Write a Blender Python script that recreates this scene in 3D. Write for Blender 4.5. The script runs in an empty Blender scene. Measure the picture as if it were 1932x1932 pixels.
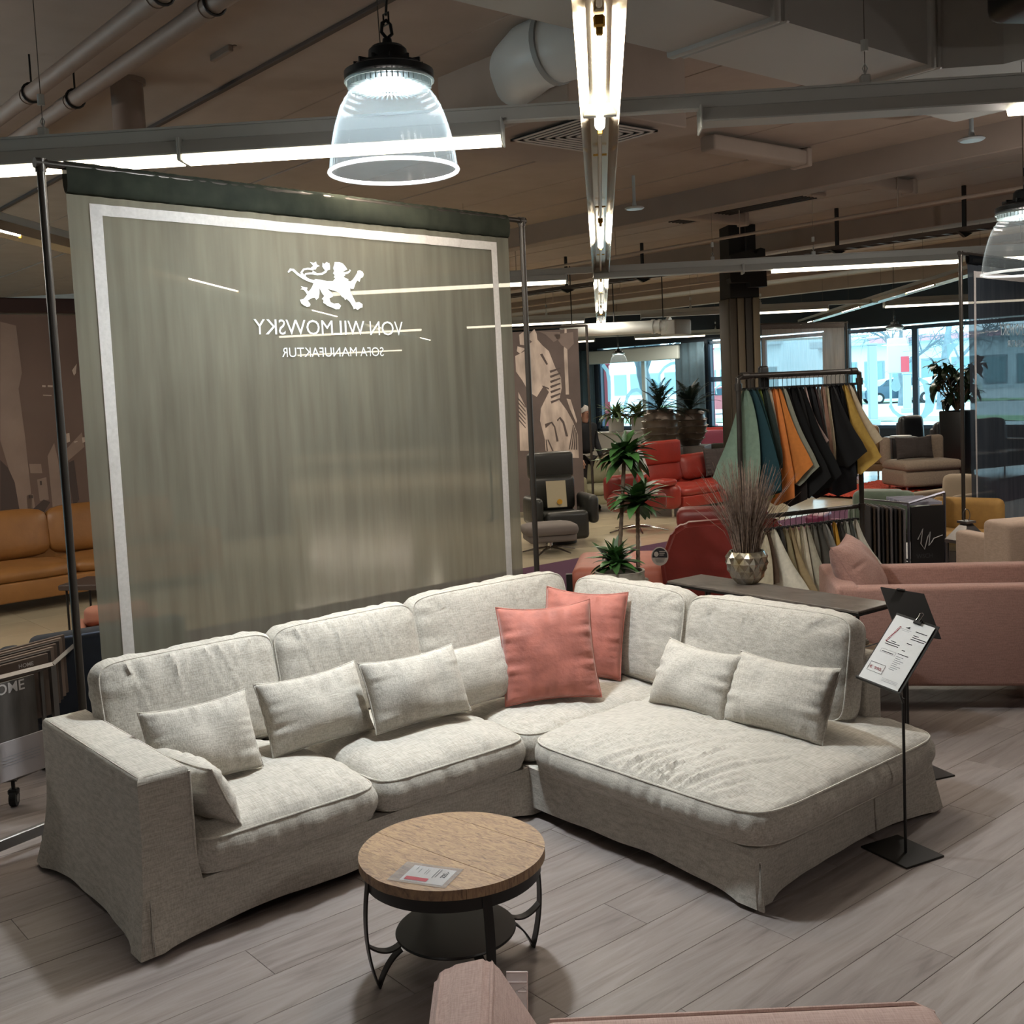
import bpy, bmesh, math, random
from mathutils import Vector, Matrix, Euler, noise
from mathutils.geometry import tessellate_polygon
random.seed(7)
SC = bpy.context.scene
COL = SC.collection
PI = math.pi
# ------------------------------------------------------------------ camera
# the building grid is the world frame: +x runs along the long side of the sofa, +y towards the far left wall
FPX, CXP, CYP, CAMH = 2050.0, 966.0, 894.0, 2.0
PITCH = math.atan(162 / 2050.0)
ROLL = math.radians(2.6)
YAW = math.radians(40)
F0 = Vector((0, math.cos(PITCH), -math.sin(PITCH)))
UP0 = Vector((0, math.sin(PITCH), math.cos(PITCH)))
RT0 = Vector((1, 0, 0))
RT = RT0 * math.cos(ROLL) - UP0 * math.sin(ROLL)
UP = UP0 * math.cos(ROLL) + RT0 * math.sin(ROLL)
RZ = Matrix.Rotation(-YAW, 3, 'Z')
cam_data = bpy.data.cameras.new('camera')
cam = bpy.data.objects.new('camera', cam_data)
COL.objects.link(cam)
cam_data.sensor_width = 36.0
cam_data.lens = FPX / 1932.0 * 36.0
cam_data.shift_y = -(966 - CYP) / 1932.0
cam_data.clip_end = 300
r_, u_, f_ = RZ @ RT, RZ @ UP, RZ @ F0
mm = Matrix(((r_.x, u_.x, -f_.x, 0), (r_.y, u_.y, -f_.y, 0), (r_.z, u_.z, -f_.z, CAMH), (0, 0, 0, 1)))
cam.matrix_world = mm
SC.camera = cam
# ------------------------------------------------------------------ exposure and world
SC.view_settings.view_transform = 'Standard'
SC.view_settings.look = 'None'
SC.view_settings.exposure = -0.15
SC.view_settings.gamma = 1.0
SC.view_settings.use_curve_mapping = False
w = bpy.data.worlds.new('overcast_sky'); SC.world = w
w.use_nodes = True
wn = w.node_tree.nodes; wl = w.node_tree.links
bg = wn['Background']
tc = wn.new('ShaderNodeTexCoord'); nz = wn.new('ShaderNodeTexNoise'); nz.inputs['Scale'].default_value = 2.5
rp = wn.new('ShaderNodeValToRGB')
rp.color_ramp.elements[0].position = .35; rp.color_ramp.elements[0].color = (.42, .78, .95, 1)
rp.color_ramp.elements[1].position = .65; rp.color_ramp.elements[1].color = (.72, .93, 1, 1)
wl.new(tc.outputs['Generated'], nz.inputs['Vector']); wl.new(nz.outputs['Fac'], rp.inputs['Fac']); wl.new(rp.outputs['Color'], bg.inputs['Color'])
bg.inputs['Strength'].default_value = 6.0

def G(px, py, h=0.0):
    """where the sight line through a spot of the photograph meets height h"""
    d = RZ @ (F0 + RT * ((px - CXP) / FPX) + UP * ((CYP - py) / FPX))
    t = (h - CAMH) / d.z
    return Vector((d.x * t, d.y * t, h))
def D(px, py, Y):
    """the point at distance Y in front of the camera"""
    d = F0 + RT * ((px - CXP) / FPX) + UP * ((CYP - py) / FPX)
    t = Y / d.y
    v = RZ @ (d * t); v.z += CAMH
    return v
def yaw(deg): return math.radians(deg) - YAW

# ------------------------------------------------------------------ materials
def lin(c):
    if isinstance(c, str):
        c = tuple(int(c[i:i + 2], 16) / 255 for i in (0, 2, 4))
    return tuple((x / 12.92 if x <= .04045 else ((x + .055) / 1.055) ** 2.4) for x in c) + (1,)
MATS = {}
def mat(name, col, rough=.6, metal=0, n=0.0, scale=8, stretch=(1, 1, 1), bump=0.0, bscale=None, sheen=0, spec=.5, rnd=0.0, col2=None, coat=0):
    if name in MATS: return MATS[name]
    m = bpy.data.materials.new(name); m.use_nodes = True
    N = m.node_tree.nodes; L = m.node_tree.links
    b = N['Principled BSDF']
    c = lin(col)
    b.inputs['Base Color'].default_value = c
    b.inputs['Roughness'].default_value = rough
    b.inputs['Metallic'].default_value = metal
    b.inputs['Specular IOR Level'].default_value = spec
    b.inputs['Sheen Weight'].default_value = sheen
    b.inputs['Coat Weight'].default_value = coat
    t = None
    if n or bump or col2:
        t = N.new('ShaderNodeTexCoord'); mp = N.new('ShaderNodeMapping')
        mp.inputs['Scale'].default_value = stretch
        L.new(t.outputs['Object'], mp.inputs['Vector'])
        x = N.new('ShaderNodeTexNoise'); x.inputs['Scale'].default_value = scale; x.inputs['Detail'].default_value = 5
        L.new(mp.outputs['Vector'], x.inputs['Vector'])
        r = N.new('ShaderNodeValToRGB')
        if col2: a1, a2 = c, lin(col2)
        else:
            a1 = tuple(max(0, v * (1 - n)) for v in c[:3]) + (1,); a2 = tuple(min(1, v * (1 + n)) for v in c[:3]) + (1,)
        r.color_ramp.elements[0].position = .32; r.color_ramp.elements[1].position = .68
        r.color_ramp.elements[0].color = a1; r.color_ramp.elements[1].color = a2
        L.new(x.outputs['Fac'], r.inputs['Fac'])
        out = r.outputs['Color']
        if rnd:
            oi = N.new('ShaderNodeObjectInfo'); mr = N.new('ShaderNodeMapRange'); hs = N.new('ShaderNodeHueSaturation')
            mr.inputs['To Min'].default_value = 1 - rnd; mr.inputs['To Max'].default_value = 1 + rnd
            L.new(oi.outputs['Random'], mr.inputs['Value']); L.new(mr.outputs['Result'], hs.inputs['Value'])
            L.new(out, hs.inputs['Color']); out = hs.outputs['Color']
        L.new(out, b.inputs['Base Color'])
        if bump:
            y = x
            if bscale:
                y = N.new('ShaderNodeTexNoise'); y.inputs['Scale'].default_value = bscale; y.inputs['Detail'].default_value = 3
                L.new(mp.outputs['Vector'], y.inputs['Vector'])
            bp = N.new('ShaderNodeBump'); bp.inputs['Strength'].default_value = bump; bp.inputs['Distance'].default_value = .01
            L.new(y.outputs['Fac'], bp.inputs['Height']); L.new(bp.outputs['Normal'], b.inputs['Normal'])
    MATS[name] = m
    return m
def emit(name, col, s):
    if name in MATS: return MATS[name]
    m = bpy.data.materials.new(name); m.use_nodes = True
    b = m.node_tree.nodes['Principled BSDF']
    b.inputs['Base Color'].default_value = (.8, .8, .8, 1)
    b.inputs['Emission Color'].default_value = lin(col); b.inputs['Emission Strength'].default_value = s
    MATS[name] = m
    return m
def sheer(name, col, alpha, transl=.4, col2=None, scale=60, stretch=(1, 1, 1), rough=.9, gloss=0.0):
    """thin woven or clear sheet: part see-through, part diffuse, part light passing"""
    if name in MATS: return MATS[name]
    m = bpy.data.materials.new(name); m.use_nodes = True
    N = m.node_tree.nodes; L = m.node_tree.links; N.clear()
    o = N.new('ShaderNodeOutputMaterial'); df = N.new('ShaderNodeBsdfDiffuse'); tl = N.new('ShaderNodeBsdfTranslucent'); tr = N.new('ShaderNodeBsdfTransparent')
    m1 = N.new('ShaderNodeMixShader'); m2 = N.new('ShaderNodeMixShader')
    c = lin(col)
    df.inputs['Color'].default_value = c; tl.inputs['Color'].default_value = c
    t = N.new('ShaderNodeTexCoord'); mp = N.new('ShaderNodeMapping'); mp.inputs['Scale'].default_value = stretch
    x = N.new('ShaderNodeTexNoise'); x.inputs['Scale'].default_value = scale; x.inputs['Detail'].default_value = 3
    r = N.new('ShaderNodeValToRGB'); c2 = lin(col2) if col2 else tuple(v * .8 for v in c[:3]) + (1,)
    r.color_ramp.elements[0].color = c2; r.color_ramp.elements[1].color = c
    r.color_ramp.elements[0].position = .3; r.color_ramp.elements[1].position = .7
    L.new(t.outputs['Object'], mp.inputs['Vector']); L.new(mp.outputs['Vector'], x.inputs['Vector']); L.new(x.outputs['Fac'], r.inputs['Fac'])
    L.new(r.outputs['Color'], df.inputs['Color']); L.new(r.outputs['Color'], tl.inputs['Color'])
    m1.inputs['Fac'].default_value = transl; L.new(df.outputs[0], m1.inputs[1]); L.new(tl.outputs[0], m1.inputs[2])
    last = m1
    if gloss:
        gl = N.new('ShaderNodeBsdfGlossy'); gl.inputs['Roughness'].default_value = .15
        m3 = N.new('ShaderNodeMixShader'); m3.inputs['Fac'].default_value = gloss
        L.new(m1.outputs[0], m3.inputs[1]); L.new(gl.outputs[0], m3.inputs[2]); last = m3
    m2.inputs['Fac'].default_value = alpha; L.new(tr.outputs[0], m2.inputs[1]); L.new(last.outputs[0], m2.inputs[2])
    L.new(m2.outputs[0], o.inputs['Surface'])
    MATS[name] = m
    return m
def weave(name, c1, c2, bump=.25, s=1.0, sheen=.1):
    """linen: slubs running both ways over a fine weave"""
    if name in MATS: return MATS[name]
    m = bpy.data.materials.new(name); m.use_nodes = True
    N = m.node_tree.nodes; L = m.node_tree.links; b = N['Principled BSDF']
    b.inputs['Roughness'].default_value = .92; b.inputs['Sheen Weight'].default_value = sheen; b.inputs['Specular IOR Level'].default_value = .2
    t = N.new('ShaderNodeTexCoord')
    outs = []
    for st in ((14 * s, 190 * s, 190 * s), (190 * s, 18 * s, 70 * s)):
        mp = N.new('ShaderNodeMapping'); mp.inputs['Scale'].default_value = st
        x = N.new('ShaderNodeTexNoise'); x.inputs['Scale'].default_value = 1; x.inputs['Detail'].default_value = 2
        L.new(t.outputs['Object'], mp.inputs['Vector']); L.new(mp.outputs['Vector'], x.inputs['Vector']); outs.append(x.outputs['Fac'])
    mx = N.new('ShaderNodeMath'); mx.operation = 'ADD'; L.new(outs[0], mx.inputs[0]); L.new(outs[1], mx.inputs[1])
    hf = N.new('ShaderNodeMath'); hf.operation = 'MULTIPLY'; hf.inputs[1].default_value = .5; L.new(mx.outputs[0], hf.inputs[0])
    r = N.new('ShaderNodeValToRGB'); r.color_ramp.elements[0].position = .36; r.color_ramp.elements[1].position = .62
    r.color_ramp.elements[0].color = lin(c2); r.color_ramp.elements[1].color = lin(c1)
    L.new(hf.outputs[0], r.inputs['Fac']); L.new(r.outputs['Color'], b.inputs['Base Color'])
    cl = N.new('ShaderNodeTexNoise'); cl.inputs['Scale'].default_value = 9; cl.inputs['Detail'].default_value = 3; L.new(t.outputs['Object'], cl.inputs['Vector'])
    ad = N.new('ShaderNodeMath'); ad.operation = 'MULTIPLY_ADD'; ad.inputs[1].default_value = 1.4; L.new(cl.outputs['Fac'], ad.inputs[0]); L.new(hf.outputs[0], ad.inputs[2])
    bp = N.new('ShaderNodeBump'); bp.inputs['Strength'].default_value = bump; bp.inputs['Distance'].default_value = .006
    L.new(ad.outputs[0], bp.inputs['Height']); L.new(bp.outputs['Normal'], b.inputs['Normal'])
    MATS[name] = m
    return m
def wood(name, c1, c2, c3, sc=(1.2, 14, 14), rough=.45, rnd=.0, knots=True, bump=.08):
    if name in MATS: return MATS[name]
    m = bpy.data.materials.new(name); m.use_nodes = True
    N = m.node_tree.nodes; L = m.node_tree.links; b = N['Principled BSDF']
    b.inputs['Roughness'].default_value = rough; b.inputs['Specular IOR Level'].default_value = .35
    t = N.new('ShaderNodeTexCoord'); oi = N.new('ShaderNodeObjectInfo')
    sc_ = N.new('ShaderNodeVectorMath'); sc_.operation = 'SCALE'; sc_.inputs[0].default_value = (17, 9, 5); L.new(oi.outputs['Random'], sc_.inputs['Scale'])
    ad = N.new('ShaderNodeVectorMath'); ad.operation = 'ADD'; L.new(t.outputs['Object'], ad.inputs[0]); L.new(sc_.outputs[0], ad.inputs[1])
    mp = N.new('ShaderNodeMapping'); mp.inputs['Scale'].default_value = sc; L.new(ad.outputs[0], mp.inputs['Vector'])
    x = N.new('ShaderNodeTexNoise'); x.inputs['Scale'].default_value = 1.6; x.inputs['Detail'].default_value = 7; x.inputs['Roughness'].default_value = .62; x.inputs['Distortion'].default_value = 1.4
    L.new(mp.outputs['Vector'], x.inputs['Vector'])
    r = N.new('ShaderNodeValToRGB'); e = r.color_ramp.elements
    e[0].position = .28; e[0].color = lin(c2); e[1].position = .72; e[1].color = lin(c1)
    k = e.new(.45); k.color = lin(c3)
    L.new(x.outputs['Fac'], r.inputs['Fac'])
    out = r.outputs['Color']
    if rnd:
        mr = N.new('ShaderNodeMapRange'); hs = N.new('ShaderNodeHueSaturation')
        mr.inputs['To Min'].default_value = 1 - rnd; mr.inputs['To Max'].default_value = 1 + rnd
        L.new(oi.outputs['Random'], mr.inputs['Value']); L.new(mr.outputs['Result'], hs.inputs['Value']); L.new(out, hs.inputs['Color']); out = hs.outputs['Color']
    L.new(out, b.inputs['Base Color'])
    bp = N.new('ShaderNodeBump'); bp.inputs['Strength'].default_value = bump; bp.inputs['Distance'].default_value = .004
    L.new(x.outputs['Fac'], bp.inputs['Height']); L.new(bp.outputs['Normal'], b.inputs['Normal'])
    MATS[name] = m
    return m

# ------------------------------------------------------------------ mesh builder
class B:
    def __init__(s): s.bm = bmesh.new()
    def add(s, vs, fs, M=None):
        v = [s.bm.verts.new((M @ Vector(p)) if M else p) for p in vs]
        for f in fs:
            try: s.bm.faces.new([v[i] for i in f])
            except ValueError: pass
        return v
    def box(s, c, d, r=0, M=None, seg=3, taper=None):
        x, y, z = d[0] / 2, d[1] / 2, d[2] / 2
        tp = taper or (1, 1)
        vs = [(-x, -y, -z), (x, -y, -z), (x, y, -z), (-x, y, -z), (-x * tp[0], -y * tp[1], z), (x * tp[0], -y * tp[1], z), (x * tp[0], y * tp[1], z), (-x * tp[0], y * tp[1], z)]
        vs = [Vector(p) + Vector(c) for p in vs]
        t = bmesh.new(); v = [t.verts.new(p) for p in vs]
        for f in ((3, 2, 1, 0), (4, 5, 6, 7), (0, 1, 5, 4), (1, 2, 6, 5), (2, 3, 7, 6), (3, 0, 4, 7)): t.faces.new([v[i] for i in f])
        if r > 0:
            bmesh.ops.bevel(t, geom=t.edges[:], offset=min(r, .49 * min(d)), segments=seg, affect='EDGES', profile=.5)
        if M: bmesh.ops.transform(t, matrix=M, verts=t.verts[:])
        me = bpy.data.meshes.new('tmp'); t.to_mesh(me); t.free(); s.bm.from_mesh(me); bpy.data.meshes.remove(me)
        return s
    def tube(s, pts, r, n=8, cap=True, closed=False, M=None):
        pts = [Vector(p) for p in pts]
        if M: pts = [M @ p for p in pts]
        k = len(pts); rs = r if isinstance(r, (list, tuple)) else [r] * k
        rings = []; prev = None
        for i, p in enumerate(pts):
            if closed: t = pts[(i + 1) % k] - pts[i - 1]
            else: t = pts[min(i + 1, k - 1)] - pts[max(i - 1, 0)]
            if t.length < 1e-9: t = Vector((0, 0, 1))
            t.normalize()
            if prev is None:
                a = Vector((0, 0, 1)) if abs(t.z) < .9 else Vector((1, 0, 0))
                nrm = t.cross(a).normalized()
            else:
                nrm = prev - t * prev.dot(t)
                nrm = nrm.normalized() if nrm.length > 1e-6 else t.orthogonal().normalized()
            prev = nrm; bi = t.cross(nrm)
            rings.append([s.bm.verts.new(p + (nrm * math.cos(2 * PI * j / n) + bi * math.sin(2 * PI * j / n)) * rs[i]) for j in range(n)])
        m = k if closed else k - 1
        for i in range(m):
            a, b = rings[i], rings[(i + 1) % k]
            for j in range(n): s.bm.faces.new((a[j], a[(j + 1) % n], b[(j + 1) % n], b[j]))
        if cap and not closed:
            s.bm.faces.new(rings[0][::-1]); s.bm.faces.new(rings[-1])
        return s
    def cyl(s, p0, p1, r, r1=None, n=16): return s.tube([p0, p1], [r, r if r1 is None else r1], n)
    def lathe(s, prof, n=32, at=(0, 0, 0), M=None, amp=0, fl=0):
        at = Vector(at); rings = []
        for (r, z) in prof:
            ring = []
            for j in range(n):
                rr = r * (1 + (amp * (1 if j % 2 else -1) if fl else 0)); a = 2 * PI * j / n
                p = at + Vector((rr * math.cos(a), rr * math.sin(a), z))
                ring.append(s.bm.verts.new(M @ p if M else p))
            rings.append(ring)
        for a, b in zip(rings, rings[1:]):
            for j in range(n): s.bm.faces.new((a[j], a[(j + 1) % n], b[(j + 1) % n], b[j]))
        return s
    def disc(s, c, r, n=32, up=1):
        v = [s.bm.verts.new((c[0] + r * math.cos(2 * PI * j / n), c[1] + r * math.sin(2 * PI * j / n), c[2])) for j in range(n)]
        s.bm.faces.new(v if up > 0 else v[::-1]); return s
    def prism(s, poly, z0, z1, M=None):
        n = len(poly)
        vs = [(p[0], p[1], z0) for p in poly] + [(p[0], p[1], z1) for p in poly]
        fs = [tuple(range(n))[::-1], tuple(range(n, 2 * n))] + [(i, (i + 1) % n, (i + 1) % n + n, i + n) for i in range(n)]
        s.add(vs, fs, M); return s
    def flat(s, poly, M=None, sub=None):
        tri = tessellate_polygon([[Vector((p[0], p[1], 0)) for p in poly]])
        s.add([(p[0], p[1], 0) if len(p) == 2 else p for p in poly], [tuple(t) for t in tri], M); return s
    def grid(s, fn, nu, nv, M=None):
        V = [[s.bm.verts.new((M @ Vector(fn(i / nu, j / nv))) if M else fn(i / nu, j / nv)) for j in range(nv + 1)] for i in range(nu + 1)]
        for i in range(nu):
            for j in range(nv): s.bm.faces.new((V[i][j], V[i + 1][j], V[i + 1][j + 1], V[i][j + 1]))
        return V
    def build(s, name, m, parent=None, smooth=35, label=None, M=None, keepn=False):
        if M: bmesh.ops.transform(s.bm, matrix=M, verts=s.bm.verts[:])
        if not keepn: bmesh.ops.recalc_face_normals(s.bm, faces=s.bm.faces[:])
        me = bpy.data.meshes.new(name); s.bm.to_mesh(me); s.bm.free()
        ms = m if isinstance(m, list) else [m]
        for q in ms: me.materials.append(q)
        if smooth:
            me.polygons.foreach_set('use_smooth', [True] * len(me.polygons))
            me.set_sharp_from_angle(angle=math.radians(smooth))
        o = bpy.data.objects.new(name, me); COL.objects.link(o)
        if parent: o.parent = parent
        if label: o['label'] = label
        return o
def T(x=0, y=0, z=0, rz=0, rx=0, ry=0):
    return Matrix.Translation((x, y, z)) @ Matrix.Rotation(rz, 4, 'Z') @ Matrix.Rotation(ry, 4, 'Y') @ Matrix.Rotation(rx, 4, 'X')
def thing(name, label, cat, loc=(0, 0, 0), rz=0, group=None):
    o = bpy.data.objects.new(name, None); COL.objects.link(o); o.empty_display_size = .1
    o.location = loc; o.rotation_euler = (0, 0, rz); o['label'] = label; o['category'] = cat
    if group: o['group'] = group
    return o
def tag(o, label, cat, group=None, loc=None, rz=None):
    o['label'] = label; o['category'] = cat
    if group: o['group'] = group
    if loc is not None: o.location = loc
    if rz is not None: o.rotation_euler = (0, 0, rz)
    return o
def struct(o): o['kind'] = 'structure'; return o
def dup(root, loc=None, rz=None, label=None, group=None, kids=True):
    r = root.copy(); COL.objects.link(r)
    if loc is not None: r.location = loc
    if rz is not None: r.rotation_euler = (0, 0, rz)
    if label: r['label'] = label
    if group: r['group'] = group
    if kids:
        for ch in list(root.children):
            c = ch.copy(); COL.objects.link(c); c.parent = r
            for g2 in list(ch.children):
                d = g2.copy(); COL.objects.link(d); d.parent = c
    return r
def area(name, loc, sx, sy, power, col=(1, 1, 1), parent=None, rot=(0, 0, 0), spread=PI, shape='RECTANGLE'):
    l = bpy.data.lights.new(name, 'AREA'); l.shape = shape; l.size = sx; l.size_y = sy; l.energy = power; l.color = col; l.spread = spread
    o = bpy.data.objects.new(name, l); COL.objects.link(o); o.location = loc; o.rotation_euler = rot
    if parent: o.parent = parent
    return o
def nz3(x, y=0, z=0): return noise.noise(Vector((x, y, z)))

# ---- soft shapes
def sq(u, v, p):
    m = max(abs(u), abs(v))
    if m < 1e-9: return 0, 0
    a, b = abs(u) / m, abs(v) / m
    k = 1 / ((a ** p + b ** p) ** (1 / p))
    return u * k, v * k
def cushion(b, w, d, e, crown=.05, M=None, N=26, cor=7, bulge=.018, wr=.006, seed=0, crown2=.0, fr=12, folds=()):
    """boxed cushion centred on its base: side band of height e, domed top; returns the two seam loops"""
    M = M or Matrix()
    K = 5
    def top(u, v, sgn, cr):
        x, y = sq(u, v, cor)
        X, Y = x * w / 2, y * d / 2
        f = (1 - abs(u) ** 3.2) * (1 - abs(v) ** 3.2)
        z = cr * f ** .55
        ex = math.exp(-(1 - abs(v)) * d / 2 / .11); ey = math.exp(-(1 - abs(u)) * w / 2 / .11)
        z += wr * (ex * nz3(X * fr, seed, Y * 2) + ey * nz3(Y * fr, seed + 7, X * 2)) * (1 if f > 0 else 0) * 1.6 * min(1, f * 6)
        z += wr * 1.6 * nz3(X * 3 + seed, Y * 3) * f
        if sgn > 0 and f > 0:
            for (ax, ay, bx, by, wd, dp) in folds:
                dx, dy = bx - ax, by - ay; L2 = dx * dx + dy * dy; tt = ((X - ax) * dx + (Y - ay) * dy) / L2
                if -.1 < tt < 1.1:
                    q = max(0, min(1, tt)); ds = math.hypot(X - ax - dx * q + .012 * nz3(q * 4, ax * 9), Y - ay - dy * q)
                    if ds < wd * 3: z += dp * (math.exp(-(ds / wd) ** 2) - .7 * math.exp(-((ds - wd * 1.5) / wd) ** 2)) * min(1, f * 9) * (1 - q * .6)
        return Vector((X, Y, (e if sgn > 0 else 0) + sgn * z))
    bm = b.bm
    def mk(sgn, cr):
        V = [[bm.verts.new(M @ top(-1 + 2 * i / N, -1 + 2 * j / N, sgn, cr)) for j in range(N + 1)] for i in range(N + 1)]
        for i in range(N):
            for j in range(N): bm.faces.new((V[i][j], V[i + 1][j], V[i + 1][j + 1], V[i][j + 1]))
        return [V[i][0] for i in range(N)] + [V[N][j] for j in range(N)] + [V[i][N] for i in range(N, 0, -1)] + [V[0][j] for j in range(N, 0, -1)]
    Lt = mk(1, crown); Lb = mk(-1, crown2)
    rings = [Lt]
    Mi = M.inverted()
    cc = [(Mi @ v.co) for v in Lt]
    cb = [(Mi @ v.co) for v in Lb]
    n = len(Lt)
    for k in range(1, K):
        t = k / K; ring = []
        for i in range(n):
            p = cc[i].lerp(cb[i], t)
            q = Vector((p.x / (w / 2), p.y / (d / 2), 0))
            q = Vector((q.x ** 5, q.y ** 5, 0)); q = q.normalized() if q.length > 0 else q
            am = bulge * math.sin(PI * t) * (1 + .5 * nz3(p.x * 4, p.y * 4, seed)) + wr * .9 * nz3(p.x * fr * 1.3, p.y * fr * 1.3, seed + 3) * math.sin(PI * t)
            ring.append(bm.verts.new(M @ (p + q * am)))
        rings.append(ring)
    rings.append(Lb)
    for a, c in zip(rings, rings[1:]):
        for i in range(n): bm.faces.new((a[i], a[(i + 1) % n], c[(i + 1) % n], c[i]))
    return [M @ p for p in cc], [M @ p for p in cb]
def pillow(b, w, h, t, M=None, N=26, pinch=.07, wr=.008, seed=0, sag=0):
    """knife-edged pillow standing in the xz plane, base at z=0, thickness along y"""
    M = M or Matrix()
    loops = []
    for sgn in (-1, 1):
        V = []
        for i in range(N + 1):
            row = []
            for j in range(N + 1):
                u, v = -1 + 2 * i / N, -1 + 2 * j / N
                x = w / 2 * u * (1 - pinch * (1 - v * v) * abs(u) ** 2)
                z = h / 2 * v * (1 - pinch * 1.3 * (1 - u * u) * abs(v) ** 2)
                f = max(0, (1 - u * u) * (1 - v * v))
                y = t / 2 * f ** .42
                ex = math.exp(-(1 - abs(v)) * 5); ey = math.exp(-(1 - abs(u)) * 5)
                y += wr * (ex * nz3(x * 26, seed, sgn) + ey * nz3(z * 30, seed + 5, sgn)) * min(1, f * 5) * 1.8 + wr * nz3(x * 6, z * 6, seed) * f * 1.5
                z2 = z + h / 2 - sag * (1 - u * u) * (1 if v > 0 else 0) * v
                row.append(b.bm.verts.new(M @ Vector((x, sgn * y, z2))))
            V.append(row)
        for i in range(N):
            for j in range(N): b.bm.faces.new((V[i][j], V[i + 1][j], V[i + 1][j + 1], V[i][j + 1]))
        loops.append([V[i][0].co.copy() for i in range(N)] + [V[N][j].co.copy() for j in range(N)] + [V[i][N].co.copy() for i in range(N, 0, -1)] + [V[0][j].co.copy() for j in range(N, 0, -1)])
    bmesh.ops.remove_doubles(b.bm, verts=b.bm.verts[:], dist=1e-5)
    return loops[0]
def densify(poly, step):
    out = []
    n = len(poly)
    for i in range(n):
        a, c = Vector(poly[i]), Vector(poly[(i + 1) % n]); L = (c - a).length; k = max(1, int(L / step))
        for j in range(k): out.append(a.lerp(c, j / k))
    return out
def loft(b, poly, levels, off, step=.04, rnd=0.02, cap=True):
    """side surface of an upholstered block: off(z, point, corner distance) pushes the cloth outwards"""
    P = densify([Vector((p[0], p[1])) for p in poly], step); n = len(P)
    C = [Vector((p[0], p[1])) for p in poly]
    A = sum(P[i].x * P[(i + 1) % n].y - P[(i + 1) % n].x * P[i].y for i in range(n))
    rings = []
    for z in levels:
        ring = []
        for i in range(n):
            t = P[(i + 1) % n] - P[i - 1]
            nr = Vector((t.y, -t.x)).normalized() * (1 if A > 0 else -1)
            cd = min((P[i] - c).length for c in C)
            q = P[i] + nr * off(z, P[i], cd)
            zz = z(P[i], cd) if callable(z) else z
            ring.append(b.bm.verts.new((q.x, q.y, zz)))
        rings.append(ring)
    for a, c in zip(rings, rings[1:]):
        for i in range(n): b.bm.faces.new((a[i], a[(i + 1) % n], c[(i + 1) % n], c[i]))
    if cap: b.bm.faces.new(rings[-1])
    return b
def skin_mesh(verts, edges, radii, name, m, parent=None, sub=2, root=0):
    me = bpy.data.meshes.new(name); me.from_pydata(verts, edges, []); o = bpy.data.objects.new(name, me); COL.objects.link(o)
    md = o.modifiers.new('s', 'SKIN')
    for i, r in enumerate(radii):
        me.skin_vertices[0].data[i].radius = r if isinstance(r, tuple) else (r, r)
    me.skin_vertices[0].data[root].use_root = True
    o.modifiers.new('d', 'SUBSURF').levels = sub
    dg = bpy.context.evaluated_depsgraph_get(); dg.update()
    me2 = bpy.data.meshes.new_from_object(o.evaluated_get(dg)); bpy.data.objects.remove(o)
    me2.name = name; me2.materials.clear(); me2.materials.append(m)
    me2.polygons.foreach_set('use_smooth', [True] * len(me2.polygons))
    o2 = bpy.data.objects.new(name, me2); COL.objects.link(o2)
    if parent: o2.parent = parent
    return o2
def text_geo(body, width=None, height=.1, mirror=False, bold=False):
    """lettering as flat triangles in the xz plane (left edge at x=0, baseline z=0)"""
    cu = bpy.data.curves.new('t', 'FONT'); cu.body = body; cu.size = 1; cu.resolution_u = 3
    if bold: cu.offset = .012
    o = bpy.data.objects.new('t', cu); COL.objects.link(o)
    dg = bpy.context.evaluated_depsgraph_get(); dg.update()
    me = bpy.data.meshes.new_from_object(o.evaluated_get(dg)); bpy.data.objects.remove(o)
    vs = [v.co.copy() for v in me.vertices]; fs = [tuple(p.vertices) for p in me.polygons]
    x0 = min(v.x for v in vs); x1 = max(v.x for v in vs); y0 = 0; y1 = max(v.y for v in vs)
    sx = (width / (x1 - x0)) if width else height / y1; sy = height / y1
    out = []
    for v in vs:
        x = (v.x - x0) * sx
        if mirror: x = (x1 - x0) * sx - x
        out.append((x, 0, v.y * sy))
    return out, fs
def proj(P):
    v = Vector(P) - Vector((0, 0, CAMH)); z = v.dot(f_)
    return CXP + FPX * v.dot(r_) / z, CYP - FPX * v.dot(u_) / z
# ================================================================== SETTING
plank_m = wood('grey_oak_plank', '938985', '6d625e', '817773', sc=(.9, 9, 9), rough=.42, rnd=.05, bump=.05)
b = B(); b.box((14, 0, -.056), (46, 17.9, .1)); floor = struct(b.build('floor', mat('dark_joint', '4a3f3a', .8), smooth=0))
# planks as parts, long side along x, joints recessed
b = B(); PL, PWd = 1.5, .225
b.box((PL / 2, PWd / 2, -.003), (PL - .0016, PWd - .0016, .006), r=.0008, seg=1)
pl0 = b.build('plank', plank_m, floor, smooth=0); first = True; cells = []
for j in range(-10, 34):
    off = (j * .61) % PL
    for i in range(-3, 10):
        x = i * PL + off; y = j * PWd
        c = Vector((x + .75, y + .11, 0)); dist = c.length
        px, py = proj(c) if c.x * f_.x + c.y * f_.y > 1 else (-9999, 0)
        vis = -150 < px < 2100 and y < 7.5
        cells.append((0 if vis else 1, dist, x, y))
cells.sort()
rest = B()
for k, (v, dist, x, y) in enumerate(cells):
    if k < 290:
        o = pl0 if k == 0 else pl0.copy()
        if k: COL.objects.link(o)
        o.location = (x, y, 0)
    elif dist < 30:
        rest.box((x + .75, y + .11, -.003), (PL - .003, PWd - .003, .006))
for j in range(-10, 34):
    for i in range(10, 17):
        rest.box((i * PL + (j * .61) % PL + .75, j * PWd + .11, -.003), (PL - .003, PWd - .003, .006))
o = rest.build('far_plank_area', plank_m, floor, smooth=0); o['kind'] = 'stuff'
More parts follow.
